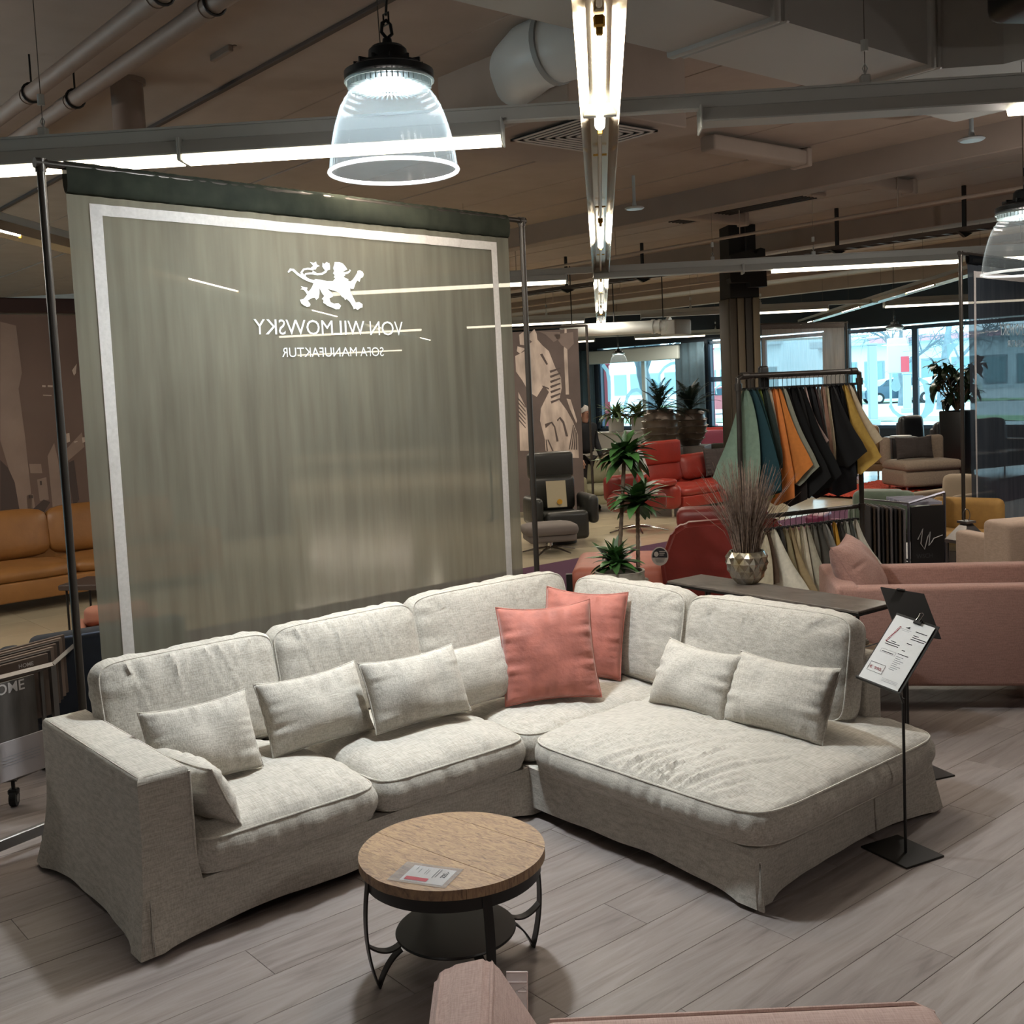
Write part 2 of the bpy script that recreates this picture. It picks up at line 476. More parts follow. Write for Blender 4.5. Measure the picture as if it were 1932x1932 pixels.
# polished cream tile hall beyond the purple runner
b = B(); b.box((13, 22, -.058), (34, 26, .1)); tilef = struct(b.build('floor', mat('tile_joint', '8d846e', .7), smooth=0))
tile_m = mat('cream_tile', 'b8ac93', .14, n=.06, scale=2.5, rnd=.05, spec=.5)
b = B(); b.box((.3, .3, -.004), (.597, .597, .008), r=.0012, seg=1); t0 = b.build('tile', tile_m, tilef, smooth=0)
cells = []
for i in range(-7, 50):
    for j in range(0, 42):
        x, y = i * .6, 9.05 + j * .6
        c = Vector((x + .3, y + .3, 0)); px, py = proj(c) if c.x * f_.x + c.y * f_.y > 1 else (-9999, 0)
        cells.append((0 if (-100 < px < 200 or 960 < px < 2000) else 1, c.length, x, y))
cells.sort(); rest = B()
for k, (v, dist, x, y) in enumerate(cells):
    if k < 290:
        o = t0 if k == 0 else t0.copy()
        if k: COL.objects.link(o)
        o.location = (x, y, 0)
    else: rest.box((x + .3, y + .3, -.004), (.597, .597, .008))
o = rest.build('far_tile_area', tile_m, tilef, smooth=0); o['kind'] = 'stuff'
b = B(); b.box((28.7, 15, -.058), (3, 40, .1)); 
carp = mat('purple_carpet', '46203a', 1, n=.25, scale=180, bump=.5)
b2 = B(); b2.box((12, 8.3, .002), (34, 1.55, .012), r=.004, seg=1)
tag(b2.build('carpet_runner', carp), 'long purple carpet runner between the wood floor and the cream tiles', 'carpet')
b.bm.free()

ceil_m = mat('taupe_ceiling_paint', '988a7f', .85, n=.05, scale=3, bump=.1, bscale=30)
beam_m = mat('taupe_beam_paint', '877a70', .8, n=.06, scale=2)
grey_m = mat('grey_sheet_metal_paint', '9b9a95', .5, n=.04, scale=1.2)
white_pl = mat('white_plastic_pipe', 'c9cdcb', .35, n=.03, scale=3)
b = B(); b.box((10, 13, 4.62), (38, 46, .2)); ceiling = struct(b.build('ceiling', ceil_m, smooth=0))
# precast ceiling slabs, their joints running along y
rl = random.Random(3)
XS = [-6, -4.9, -3.8, -2.7, -1.6, -.5, .6, 1.75, 2.9, 4.05, 4.9, 6.02, 7.1, 8.2, 9.3, 10.35, 11.4, 12.5, 13.6, 14.7, 15.8, 16.9, 18, 19.1, 20.2, 21.3, 22.4, 23.5, 24.6, 25.7, 27.4]
for a, c in zip(XS, XS[1:]):
    s_ = B(); s_.box(((a + c) / 2, 13, 4.505 + rl.uniform(-.006, .006)), (c - a - .025, 46, .05), r=.006, seg=1)
    s_.build('ceiling_slab', ceil_m, ceiling, smooth=0)
for x in (11.2, 16.0, 20.8, 25.0):
    s_ = B(); s_.box((x + .15, 13, 4.35), (.3, 46, .34), r=.01, seg=1)
    struct(s_.build('trim_1' if x < 12 else 'trim_%d' % (1 + int((x - 11) / 4.6)), beam_m, smooth=0))
navy = mat('navy_wall_paint', '18242f', .8, n=.05)
dark = mat('dark_grey_wall_paint', '3a3532', .85, n=.05)
struct_wall = mat('taupe_wall_paint', '6b5c53', .85, n=.05)
b = B(); b.box((10, 35, 2.2), (38, .2, 4.9)); struct(b.build('wall_left', struct_wall, smooth=0))
b = B(); b.box((10, -9.1, 2.2), (38, .2, 4.9)); struct(b.build('wall_right', struct_wall, smooth=0))
b = B(); b.box((-8.1, 13, 2.2), (.2, 44, 4.9)); struct(b.build('wall_front', struct_wall, smooth=0))
FX = 27.5
b = B()
b.box((FX + .15, 13, 3.9), (.3, 44, 1.3)); b.box((FX + .15, 13, .15), (.3, 44, .5))
WIN = [(28.95, 31.5), (23.85, 27.75), (18.4, 22.75), (8.6, 17.7)]
ys = [35] + [v for q in sorted(WIN, reverse=True) for v in (q[1], q[0])] + [-9]
for i in range(0, len(ys), 2):
    b.box((FX + .15, (ys[i] + ys[i + 1]) / 2, 1.8), (.3, ys[i] - ys[i + 1], 2.9))
struct(b.build('wall_back', navy, smooth=0))
glass = bpy.data.materials.new('window_glass'); glass.use_nodes = True
N_ = glass.node_tree.nodes; L_ = glass.node_tree.links; N_.clear()
o_ = N_.new('ShaderNodeOutputMaterial'); a_ = N_.new('ShaderNodeBsdfTransparent'); g_ = N_.new('ShaderNodeBsdfGlossy'); m_ = N_.new('ShaderNodeMixShader')
a_.inputs['Color'].default_value = (.93, .98, 1, 1); g_.inputs['Roughness'].default_value = .02; m_.inputs['Fac'].default_value = .06
L_.new(a_.outputs[0], m_.inputs[1]); L_.new(g_.outputs[0], m_.inputs[2]); L_.new(m_.outputs[0], o_.inputs[0])
frame_m = mat('blue_grey_window_frame', '2c4258', .4)
MULL = [[30.2], [25.62], [20.6], [15.6, 11.2]]
for k, (y0, y1) in enumerate(WIN):
    b = B(); T0 = 3.2
    for y in (y0 + .04, y1 - .04): b.box((FX + .1, y, 1.8), (.12, .09, 2.8), r=.008, seg=1)
    for z in (.44, T0 - .05): b.box((FX + .1, (y0 + y1) / 2, z), (.12, y1 - y0, .1), r=.008, seg=1)
    wd = struct(b.build('window_%d' % (k + 1), frame_m, smooth=0))
    fm_ = mat('pale_frame', '9fb0b4', .4) if k == 1 else frame_m
    for y in MULL[k]:
        b = B(); b.box((FX + .1, y, 1.8), (.1, .16, 2.75), r=.008, seg=1); b.build('mullion', fm_, wd, smooth=0)
    if k == 2:
        b = B(); b.box((FX + .1, (y0 + y1) / 2, 1.98), (.1, y1 - y0, .16), r=.008, seg=1); b.build('transom', frame_m, wd, smooth=0)
    e = sorted([y0] + MULL[k] + [y1])
    for a, c in zip(e, e[1:]):
        b = B(); b.box((FX + .1, (a + c) / 2, 1.8), (.012, c - a - .1, 2.7)); b.build('pane', glass, wd, smooth=0)
# frosted lettering stuck on the panes, seen from behind
frost = sheer('frosted_film', 'b8d4d8', .75, .7, col2='b0ccd2')
def on_fac(px, py, x=FX + .08):
    d = RZ @ (F0 + RT * ((px - CXP) / FPX) + UP * ((CYP - py) / FPX)); t = x / d.x
    return (x, d.y * t, CAMH + d.z * t)
def film(name, pts, label, wdt=None):
    P3 = [Vector(on_fac(*p)) for p in pts]
    b = B()
    if wdt:
        n = len(P3)
        for sx in (0,):
            L = []
            for i, p in enumerate(P3):
                t = (P3[min(i + 1, n - 1)] - P3[max(i - 1, 0)]).normalized(); nn = Vector((0, -t.z, t.y)); w_ = wdt[i] if isinstance(wdt, list) else wdt
                L.append((p + nn * w_ / 2, p - nn * w_ / 2))
            vs = [q for a in L for q in a] + [q + Vector((.004, 0, 0)) for a in L for q in a]; m2 = 2 * n
            fs = []
            for i in range(n - 1):
                a = 2 * i; fs += [(a, a + 1, a + 3, a + 2), (m2 + a, m2 + a + 2, m2 + a + 3, m2 + a + 1), (a, a + 2, m2 + a + 2, m2 + a), (a + 1, m2 + a + 1, m2 + a + 3, a + 3)]
            b.add(vs, fs)
    else:
        b.prism([(p.y, p.z) for p in P3], 0, .004, Matrix(((0, 0, 1, FX + .08), (1, 0, 0, 0), (0, 1, 0, 0), (0, 0, 0, 1))))
    return tag(b.build(name, frost, smooth=0), label, 'window sticker')
q = [(1731, 712), (1745, 722), (1753, 738), (1756, 755), (1752, 772), (1742, 785), (1731, 789)]
film('window_sticker', q, 'pale frosted crescent sticker on the big right window pane beside the mullion', wdt=[.02, .16, .26, .3, .26, .14, .02])
film('window_sticker', [(1690 + 9 * math.cos(a), 729 + 10 * math.sin(a)) for a in [i * PI / 6 for i in range(-1, 8)]] + [(1686, 713), (1694, 710)], 'pale frosted teardrop sticker above the parked car outside')
film('window_sticker', [(1679, 764), (1686, 776), (1696, 784), (1712, 789), (1722, 788)], 'thin frosted curved line sticker low on the pane under the parked car', wdt=.1)
film('window_sticker', [(1786, 650), (1811, 647), (1800, 658), (1793, 668), (1788, 681)], 'small frosted triangular sticker high on the right-hand pane')
film('window_sticker', [(1137, 688), (1146, 700), (1149, 720), (1150, 758), (1160, 740), (1140, 741)][:4], 'frosted letter stroke beside the red post on the left window', wdt=.16)
film('window_sticker', [(1178, 770), (1184, 748), (1192, 738), (1203, 735), (1212, 742), (1218, 756)], 'frosted arch sticker behind the white flower pots', wdt=.14)
film('window_sticker', [(1243, 722), (1244, 706), (1254, 693), (1266, 686), (1278, 684), (1284, 690)], 'frosted arc sticker beside the tree trunk', wdt=.1)
film('window_sticker', [(1352, 745), (1350, 733), (1358, 727), (1368, 726), (1372, 732)], 'small frosted curl sticker on the narrow pane left of the pillar', wdt=.06)
film('window_sticker', [(1626, 716), (1634, 725), (1638, 740), (1638, 756)], 'frosted arc sticker just right of the clothes rail end', wdt=.06)

# ---- what lies outside
b = B(); b.box((79, 20, -.1), (99, 120, .3)); tag(b.build('parking_lot', mat('pale_asphalt', 'b9bfc0', .9, n=.08, scale=.6)), 'pale asphalt parking lot outside the windows', 'parking lot')
gr = mat('verge_grass', '8fae86', 1, n=.2, scale=6, bump=.6)
for x, lab in ((40, 'narrow grass verge outside nearest the shop windows'), (62, 'grass verge outside in front of the parked car')):
    b = B(); b.grid(lambda u, v: Vector((x + 4 * (u - .5), -20 + 90 * v, .07 + .05 * nz3(u * 9, v * 300) + .04 * math.sin(PI * u))), 6, 200)
    tag(b.build('grass_verge', gr), lab, 'grass')['kind'] = 'stuff'
shopw = mat('pale_facade', 'c7d6da', .8, n=.05)
def store(x, y, w_, h_, lab, sign):
    t = thing('shop_building', lab, 'building', (x, y, 0))
    b = B(); b.box((4, 0, h_ / 2), (8, w_, h_), r=.05, seg=1); b.build('wall', shopw, t, smooth=0)
    b = B(); b.box((-.4, 0, h_ - .3), (1.2, w_ + .6, .7), r=.05, seg=1); b.build('canopy', mat('canopy_grey', 'a8b7bd', .6), t, smooth=0)
    b = B(); b.box((-1.02, 0, h_ - .3), (.06, w_ * .5, .5), r=.01, seg=1); b.build('sign_board', mat('sign_' + sign, sign, .6), t, smooth=0)
    k = int(w_ / 3)
    for i in range(k):
        y_ = -w_ / 2 + 1.6 + i * (w_ - 2) / k
        b = B(); b.box((-.02, y_, 1.7), (.08, 2.2, 2.6), r=.03, seg=1); f = b.build('window', mat('steel_frame', '7f939b', .5), t, smooth=0)
        b = B(); b.box((-.07, y_, 1.7), (.04, 1.9, 2.3)); b.build('pane', mat('far_glass', '6f9299', .1), f, smooth=0)
store(96, 52, 26, 5.2, 'low pale shop with a grey canopy across the parking lot, seen in the right window', 'b88a96')
store(98, 86, 30, 6.0, 'pale flat-roofed shop building across the lot, seen in the left window', 'd7dfe0')
def car(x, y, rz, col, lab):
    t = thing('parked_car', lab, 'car', (x, y, .05), rz)
    prof = [(-2.1, .35), (-2.15, .75), (-1.9, .95), (-1.2, 1.02), (-.75, 1.42), (.1, 1.52), (1.2, 1.48), (1.75, 1.1), (2.1, .98), (2.15, .4), (1.7, .28), (-1.7, .28)]
    b = B(); b.prism(prof, -.85, .85, Matrix(((1, 0, 0, 0), (0, 0, 1, 0), (0, 1, 0, 0), (0, 0, 0, 1))))
    bmesh.ops.bevel(b.bm, geom=b.bm.edges[:], offset=.05, segments=2, affect='EDGES'); b.build('body', mat('car_' + col, col, .3, coat=.5), t)
    b = B(); b.prism([(-1.05, 1.04), (-.72, 1.36), (.1, 1.45), (1.1, 1.41), (1.55, 1.06)], -.87, .87, Matrix(((1, 0, 0, 0), (0, 0, 1, 0), (0, 1, 0, 0), (0, 0, 0, 1)))); b.build('side_window', mat('car_glass', '39505c', .1), t, smooth=0)
    for sx in (-1.3, 1.3):
        for sy in (-.82, .82):
            b = B(); b.cyl((sx, sy - .1, .33), (sx, sy + .1, .33), .33, n=20); wl_ = b.build('wheel', mat('tyre', '1c2428', .8), t)
            b = B(); b.cyl((sx, sy - .12, .33), (sx, sy + .12, .33), .2, n=12); b.build('hub_cap', mat('hub', 'd8dede', .3, .5), wl_)
c_ = G(1690, 753, .05); dirv = c_.normalized()
def at_dist(px, py, Y): v = D(px, py, Y); return v
p_ = D(1688, 745, 66); car(p_.x, p_.y, yaw(2), '3c5a6c', 'dark blue-grey car parked outside behind the right window')
p_ = D(1775, 745, 64); car(p_.x, p_.y, yaw(3), 'c4cdd0', 'silver car parked outside behind the big plant')
p_ = D(1361, 742, 60); car(p_.x, p_.y, yaw(4), 'a85a5e', 'red car parked outside behind the narrow left window')
def bare_tree(px, Y, h, lab, sd, thick=.28, low=.35):
    rr = random.Random(sd); p = D(px, 730, Y); b = B()
    def br(p0, d, L, r, lev):
        pts = [p0]; q = p0.copy(); dd = d.copy()
        for i in range(4):
            dd = (dd + Vector((rr.uniform(-.2, .2), rr.uniform(-.2, .2), rr.uniform(-.12, .12)))).normalized(); q = q + dd * L / 4; pts.append(q.copy())
        b.tube(pts, [r * (1 - .14 * i) for i in range(5)], 5 if lev else 9, cap=False)
        if lev < 4:
            for k in range(5 if lev < 3 else 4):
                s0 = pts[rr.randint(1, 4)]
                nd = (dd + Vector((rr.uniform(-1, 1), rr.uniform(-1, 1), rr.uniform(-.5, .6) - (.35 if lev > 1 else 0)))).normalized()
                br(s0, nd, L * rr.uniform(.5, .75), r * .5, lev + 1)
    br(Vector((0, 0, 0)), Vector((0, 0, 1)), h * .55, thick, 0)
    o = b.build('bare_tree', mat('grey_bark', '6f7f86', .9, n=.2, scale=4)); tag(o, lab, 'tree', loc=(p.x, p.y, 0), rz=rr.uniform(0, 6))
bare_tree(1232, 45, 9, 'bare leafless tree with thick trunk outside the left window', 4, .36)
bare_tree(1775, 52, 11, 'bare tree with hanging twigs outside the rightmost pane', 9, .22)
bare_tree(1700, 60, 8, 'bare tree behind the sign outside the right window', 12, .2)
def post(px, py0, py1, Y, w_, col, name, lab, cat):
    a = D(px, py0, Y); z0 = 0.05; z1 = a.z
    b = B(); b.box((0, 0, (z1 + z0) / 2), (w_, w_ * .6, z1 - z0), r=.03, seg=1)
    b.box((0, 0, z0 + .1), (w_ * 1.4, w_, .2), r=.02, seg=1); b.box((0, 0, z1 + .03), (w_ * 1.15, w_ * .75, .08), r=.02, seg=1)
    return tag(b.build(name, mat('post_' + col, col, .6), smooth=0), lab, cat, loc=(a.x, a.y, 0), rz=-YAW)
post(1645, 651, 780, 40, .32, '9fb0b6', 'square_post', 'pale grey square post outside the right window', 'post')
post(1711, 706, 758, 50, .34, 'a3bac0', 'square_post', 'blue-grey square post standing beside the parked car', 'post')
post(1136, 690, 780, 42, .5, 'b45660', 'red_post', 'red post outside at the left edge of the left window', 'post')
post(1337, 660, 780, 42, .35, 'c06a72', 'red_post', 'red post outside the narrow window left of the pillar', 'post')
a = D(1694, 671, 56)
t = thing('street_sign', 'pale billboard sign with a red corner on two poles outside the right window', 'sign', (a.x, a.y, 0), -YAW)
b = B(); b.box((0, 0, a.z), (1.1, .2, 1.8), r=.08); b.build('board', mat('sign_pale', 'c3c4cc', .6), t)
b = B(); b.box((.32, -.12, a.z - .45), (.42, .03, .8), r=.01, seg=1); b.build('red_panel', mat('sign_red', 'cc4a55', .6), t, smooth=0)
for sx in (-.4, .4):
    b = B(); b.cyl((sx, 0, .05), (sx, 0, a.z - .8), .06, n=10); b.build('pole', mat('galv', '93a5ab', .5), t)
# roller shutter box, curtains and radiators at the facade
b = B(); b.box((FX - .14, 25.9, 2.93), (.26, 4.3, .46), r=.05); tag(b.build('roller_shutter_box', mat('pale_metal_box', 'a9b4b4', .5)), 'long pale roller shutter box above the left window', 'shutter box')
curt = mat('slate_curtain_cloth', '2f4450', .9, n=.1, scale=6)
def curtain(y0, y1, lab, x=FX - .2, m=curt, z0=.02, z1=3.2):
    k = max(6, int((y1 - y0) / .035))
    b = B(); b.grid(lambda u, v: Vector((x + .06 * math.sin(u * (y1 - y0) / .16 * PI) * (.6 + .4 * (1 - v)), y0 + (y1 - y0) * u, z0 + (z1 - z0) * v)), k, 4)
    o = b.build('curtain', m, smooth=80); md = o.modifiers.new('t', 'SOLIDIFY'); md.thickness = .006
    return tag(o, lab, 'curtain')
curtain(27.75, 28.95, 'slate blue curtain left of the left window beside the standing man')
curtain(22.7, 23.9, 'slate blue curtain between the left window and the narrow window')
curtain(17.45, 18.3, 'narrow slate curtain behind the pale sheer banner')

# ================================================================== CEILING FITTINGS
tag_m = mat('pale_grey_rail', 'a7aaa6', .45, n=.03, scale=2)
tube_e = emit('warm_tube', 'fff3dc', 24.0)
diff_e = emit('warm_diffuser', 'fff1d6', 5.0)
gold = mat('brass_clip', 'b08a3c', .35, .8); dkm = mat('black_metal', '1b1a19', .45, .3); cable = mat('thin_steel_wire', '5a544e', .4, .6)
RA = yaw(-4.0)
def rail(px, py, s0, s1, fixtures, lab, H=3.45, rad=True, power=30, hang=()):
    """continuous light rail seen from the side; fixtures = (pixel from, pixel to, lit span or None)"""
    p0 = G(px, py, H); dv = Vector((math.cos(RA), math.sin(RA), 0))
    def sof(x):
        lo, hi = -40.0, 40.0
        for _ in range(50):
            m1 = (lo + hi) / 2
            q = p0 + dv * m1
            if (q.xy.dot(f_.xy) < .2): hi = m1; continue
            if proj(q)[0] < x: lo = m1
            else: hi = m1
        return (lo + hi) / 2
    a, c = sof(s0), sof(s1); ctr = p0 + dv * (a + c) / 2
    t = thing('light_rail', lab, 'light rail', (ctr.x, ctr.y, H), RA, 'long light rails under the ceiling')
    o0 = (a + c) / 2
    b = B(); b.box((0, 0, .06), (c - a, .07, .075), r=.006, seg=1); b.box((0, 0, .1), (c - a, .085, .012)); b.build('rail', tag_m, t, smooth=0)
    for (f0, f1, lit) in fixtures:
        x0, x1 = sof(f0) - o0, sof(f1) - o0
        b = B(); L = x1 - x0
        b.prism([(-.04, .025), (.04, .025), (.085, -.05), (.085, -.058), (-.085, -.058), (-.085, -.05)], x0, x1, Matrix(((0, 0, 1, 0), (1, 0, 0, 0), (0, 1, 0, 0), (0, 0, 0, 1))))
        for xe in (x0, x1): b.box((xe, 0, -.03), (.012, .19, .13), r=.004, seg=1)
        hs = b.build('fixture', tag_m, t, smooth=0)
        if lit:
            l0, l1 = sof(lit[0]) - o0, sof(lit[1]) - o0
            b = B(); b.prism([(-.075, -.059), (.075, -.059), (.055, -.098), (-.055, -.098)], l0 + .01, l1 - .01, Matrix(((0, 0, 1, 0), (1, 0, 0, 0), (0, 1, 0, 0), (0, 0, 0, 1))))
            b.build('diffuser', diff_e, hs, smooth=0)
            if power: area('fixture_light', ((l0 + l1) / 2, 0, -.12), l1 - l0, .1, power * (l1 - l0) / .9, (1, .88, .72), t)
    for hx in hang:
        x = sof(hx) - o0
        b = B(); b.cyl((x, 0, .12), (x, 0, 1.05), .0025, n=5); b.build('wire', cable, t)
        b = B(); b.box((x, 0, .13), (.05, .05, .05), r=.006, seg=1); b.build('wire_bracket', tag_m, t); b = B(); b.tube([(x, 0, .155), (x + .012, 0, .19), (x, 0, .215), (x - .012, 0, .19), (x, 0, .16)], .004, 6); b.build('wire_hook', tag_m, t); b = B(); b.cyl((x, 0, .28), (x, 0, .34), .02, n=10); b.build('wire_knob', tag_m, t)
    return t
rail(1130, 228, -160, 2120, [(-160, 345, (-160, 345)), (348, 948, (348, 947)), (1320, 2120, (1905, 2118))], 'nearest pale light rail crossing above the grey banner and the pendant lamp', hang=(85, 1633), power=22)
rail(1010, 524, -260, 1990, [(-200, 140, (-150, 136)), (600, 1069, (620, 1068)), (1120, 1400, None), (1402, 1812, (1455, 1808)), (1830, 1980, (1835, 1975))], 'second light rail back, running above the top of the pipe clothes rack', hang=(1345, 1535, 880), power=30)
rail(1030, 604, 100, 1990, [(500, 800, (505, 795)), (860, 1103, (880, 1102)), (1209, 1562, (1370, 1560)), (1668, 1975, (1670, 1970))], 'third light rail back, crossing in front of the dark pillar head', hang=(1031, 1303, 1435), power=36)
rail(1260, 632, 150, 1990, [(560, 760, (562, 758)), (1020, 1122, (1022, 1121)), (1197, 1420, (1198, 1330)), (1560, 1812, (1598, 1808))], 'fourth light rail back, just above the shutter box and sheer banner', hang=(1142, 1243, 1350, 1600), power=36)
rail(1250, 655, 1080, 1640, [(1082, 1140, None), (1180, 1345, None)], 'farthest light rail, pale and unlit, against the navy wall above the windows', hang=(1100, 1242, 1350), power=0)

def trough(px, py, L0, L1, lab, H=3.45, phase=4.72, lights=True):
    p0 = G(px, py, H); az = math.radians(90 - 4.9) - YAW; dv = Vector((math.cos(az), math.sin(az), 0))
    base = p0 - dv * (p0.xy.dot(dv.xy))          # foot of the perpendicular through the camera
    t = thing('mirror_light_trough', lab, 'light fitting', (base.x, base.y, H), az, 'mirrored light troughs running away')
    mir = mat('mirror_reflector', 'b8b0a2', .2, 1.0); 
    b = B(); pr = [(-.108, 0), (-.105, 0), (-.055, .085), (.055, .085), (.105, 0), (.108, 0), (.06, .095), (-.06, .095)]
    MM = Matrix(((0, 0, 1, 0), (1, 0, 0, 0), (0, 1, 0, 0), (0, 0, 0, 1)))
    b.prism(pr, L0, L1, MM); b.build('reflector', mir, t, smooth=0)
    b = B(); b.box(((L0 + L1) / 2, 0, .135), (L1 - L0, .07, .07), r=.006, seg=1); b.build('rail', tag_m, t, smooth=0)
    k = -2
    while phase + 5.55 * k < L1:
        a = phase + 5.55 * k; e = a + 1.75
        if a > L0 and e < L1:
            b = B(); b.cyl((a, 0, .045), (e, 0, .045), .030, n=14); b.build('tube', tube_e, t)
            for x in (a - .03, e + .03):
                b = B(); b.box((x, 0, .055), (.05, .05, .05), r=.008, seg=1); b.box((x, 0, .02), (.02, .03, .04), r=.004, seg=1); b.build('tube_holder', gold, t)
            if lights: area('trough_light', ((a + e) / 2, 0, .01), e - a, .12, 34, (1, .9, .76), t)
        a2 = e + .25; e2 = phase + 5.55 * (k + 1) - .25
        if a2 > L0 - 3 and e2 < L1 + 3:
            a2 = max(a2, L0 + .02); e2 = min(e2, L1 - .02)
            if e2 > a2:
                b = B(); b.cyl((a2, 0, .05), (e2, 0, .05), .013, n=10); b.build('unlit_tube', mat('unlit_tube', 'c9bfae', .25), t)
                for x in (a2 + .6, e2 - .6):
                    b = B(); b.box((x, 0, .05), (.03, .09, .012), r=.003, seg=1); b.build('tube_clip', gold, t)
        k += 1
    for i in range(int(L0), int(L1), 3):
        b = B(); b.cyl((i + .5, 0, .17), (i + .5, 0, 1.04), .0025, n=5); b.build('wire', cable, t)
    return t
trough(1132, 200, 2.2, 33, 'central mirrored light trough with bright warm tubes running to the far window')
trough(1740, 546, 11, 33, 'mirrored light trough slanting in front of the right-hand window wall', phase=14.3)
trough(270, 508, 6, 33, 'mirrored light trough seen as a streak through the grey banner', phase=7.2, lights=False)
# ducts
b = B(); b.prism([(-2, 3.79), (7.09, 3.79), (7.37, 3.5), (7.37, .6), (8.7, .6), (8.7, 4.54), (-2, 4.54)], 4.0, 4.56)
t = thing('air_duct', 'large grey rectangular air duct under the ceiling at top right', 'duct', (0, 0, 0)); b.build('duct_body', grey_m, t, smooth=0)
for x in (1.6, 5.25, 6.95):
    b = B(); b.box((x, 4.165, 4.27), (.07, .81, .6), r=.02, seg=2); b.box((x + .11, 4.165, 4.28), (.04, .79, .58), r=.01, seg=1); b.build('flange', grey_m, t)
b = B(); b.box((8.03, 2.0, 4.28), (1.4, .06, .6), r=.02, seg=1); b.build('flange', grey_m, t)
P5 = [D(1150, 60, 7.4), D(1090, 78, 7.5), D(1045, 90, 7.6), D(1005, 108, 7.75), D(985, 128, 8.0), D(990, 150, 8.3), D(1020, 168, 8.6), D(1060, 178, 8.9), D(1110, 182, 9.3), D(1180, 186, 9.9)]
b = B(); b.tube(P5, .235, 28); t = thing('round_duct', 'fat white round duct elbow bending beside the light trough', 'duct', (0, 0, 0)); b.build('pipe', white_pl, t, smooth=60)
for i in (2, 7):
    d_ = (P5[i + 1] - P5[i - 1]).normalized(); b = B(); b.tube([P5[i] - d_ * .02, P5[i] + d_ * .02], .25, 28); b.build('clamp_ring', mat('grey_ring', '8f9290', .5), t)
# plenum box with square ceiling diffuser
t = thing('air_diffuser', 'square slatted air outlet in a grey box above the light rail', 'air vent', (5.99, 6.1, 3.9))
b = B(); b.box((0, .25, .33), (1.25, 1.5, .6), r=.01, seg=1); b.build('plenum_box', ceil_m, t, smooth=0)
for k in range(7):
    s = .385 - k * .057
    b = B()
    for sg in (-1, 1):
        b.box((sg * s, 0, 0), (.03, 2 * s + .03, .004)); b.box((0, sg * s, 0), (2 * s + .03, .03, .004))
    b.build('frame' if k == 0 else 'slat', mat('diffuser_white', 'b5ada5', .5), t, smooth=0)
b = B(); b.box((0, 0, .008), (.8, .8, .01)); b.build('backing', mat('diffuser_dark', '15110f', .9), t, smooth=0)
# flush air grille farther away
g0 = G(1395, 425, 4.2)
t = thing('air_grille', 'long dark slotted grille set in the ceiling right of centre', 'air vent', (g0.x, g0.y, 4.44), 0)
b = B(); b.box((0, 0, 0), (.5, 2.6, .05), r=.01, seg=1); b.build('frame', ceil_m, t, smooth=0)
for i in range(5):
    b = B(); b.box((-.16 + i * .08, 0, -.03), (.025, 2.4, .02)); b.build('slat', mat('grille_dark', '2a221e', .8), t, smooth=0)
# pair of pipes at top left, running along y
pm = mat('taupe_pipe_paint', '7c6c61', .6, n=.04)
for k, (xx, lab) in enumerate(((2.55, 'left pipe of the pair under the ceiling at top left'), (2.85, 'right pipe of the pair under the ceiling at top left'))):
    t = thing('ceiling_pipe', lab, 'pipe', (xx, 9, 4.22), 0, 'pair of ceiling pipes')
    b = B(); b.cyl((0, -6, 0), (0, 4.2, 0), .055, n=16); b.build('pipe', pm, t)
    for y in (-3.2, -.9, 1.5, 3.5):
        b = B(); b.tube([(.066 * math.cos(a), y, .066 * math.sin(a)) for a in [i * PI / 8 for i in range(16)]], .009, 6, closed=True); b.cyl((0, y, .06), (0, y, .28), .007, n=6); b.build('pipe_clamp', dkm, t)
        b = B(); b.cyl((0, y + .09, 0), (0, y + .3, 0), .061, n=16); b.build('sleeve', pm, t)
b = B(); b.cyl((3.1, 3, 4.36), (3.1, 13.1, 4.36), .02, n=8); tag(b.build('conduit', pm), 'thin conduit along the ceiling right of the paired pipes', 'conduit')
b = B(); b.box((4.03, 9, 4.46), (.05, 12, .03), r=.005, seg=1); tag(b.build('cable_duct', mat('brown_cable', '3b2f29', .7)), 'thin dark cable strip along a ceiling joint at upper left', 'cable')
p_ = G(245, 245, 4.1); b = B(); b.cyl((0, 0, 3.8), (0, 0, 4.5), .12, n=20); b.cyl((0, 0, 4.44), (0, 0, 4.5), .14, n=20); tag(b.build('drain_pipe', pm), 'short stub pipe dropping from the ceiling above the left rail', 'pipe', loc=(p_.x, p_.y, 0))
p_ = G(418, 102, 4.45); b = B(); b.box((0, 0, 4.455), (.04, .3, .05), r=.006, seg=1); b.box((.03, 0, 4.475), (.02, .32, .01)); tag(b.build('ceiling_bracket', pm), 'small metal bracket on the ceiling beside the paired pipes', 'bracket', loc=(p_.x, p_.y, 0))
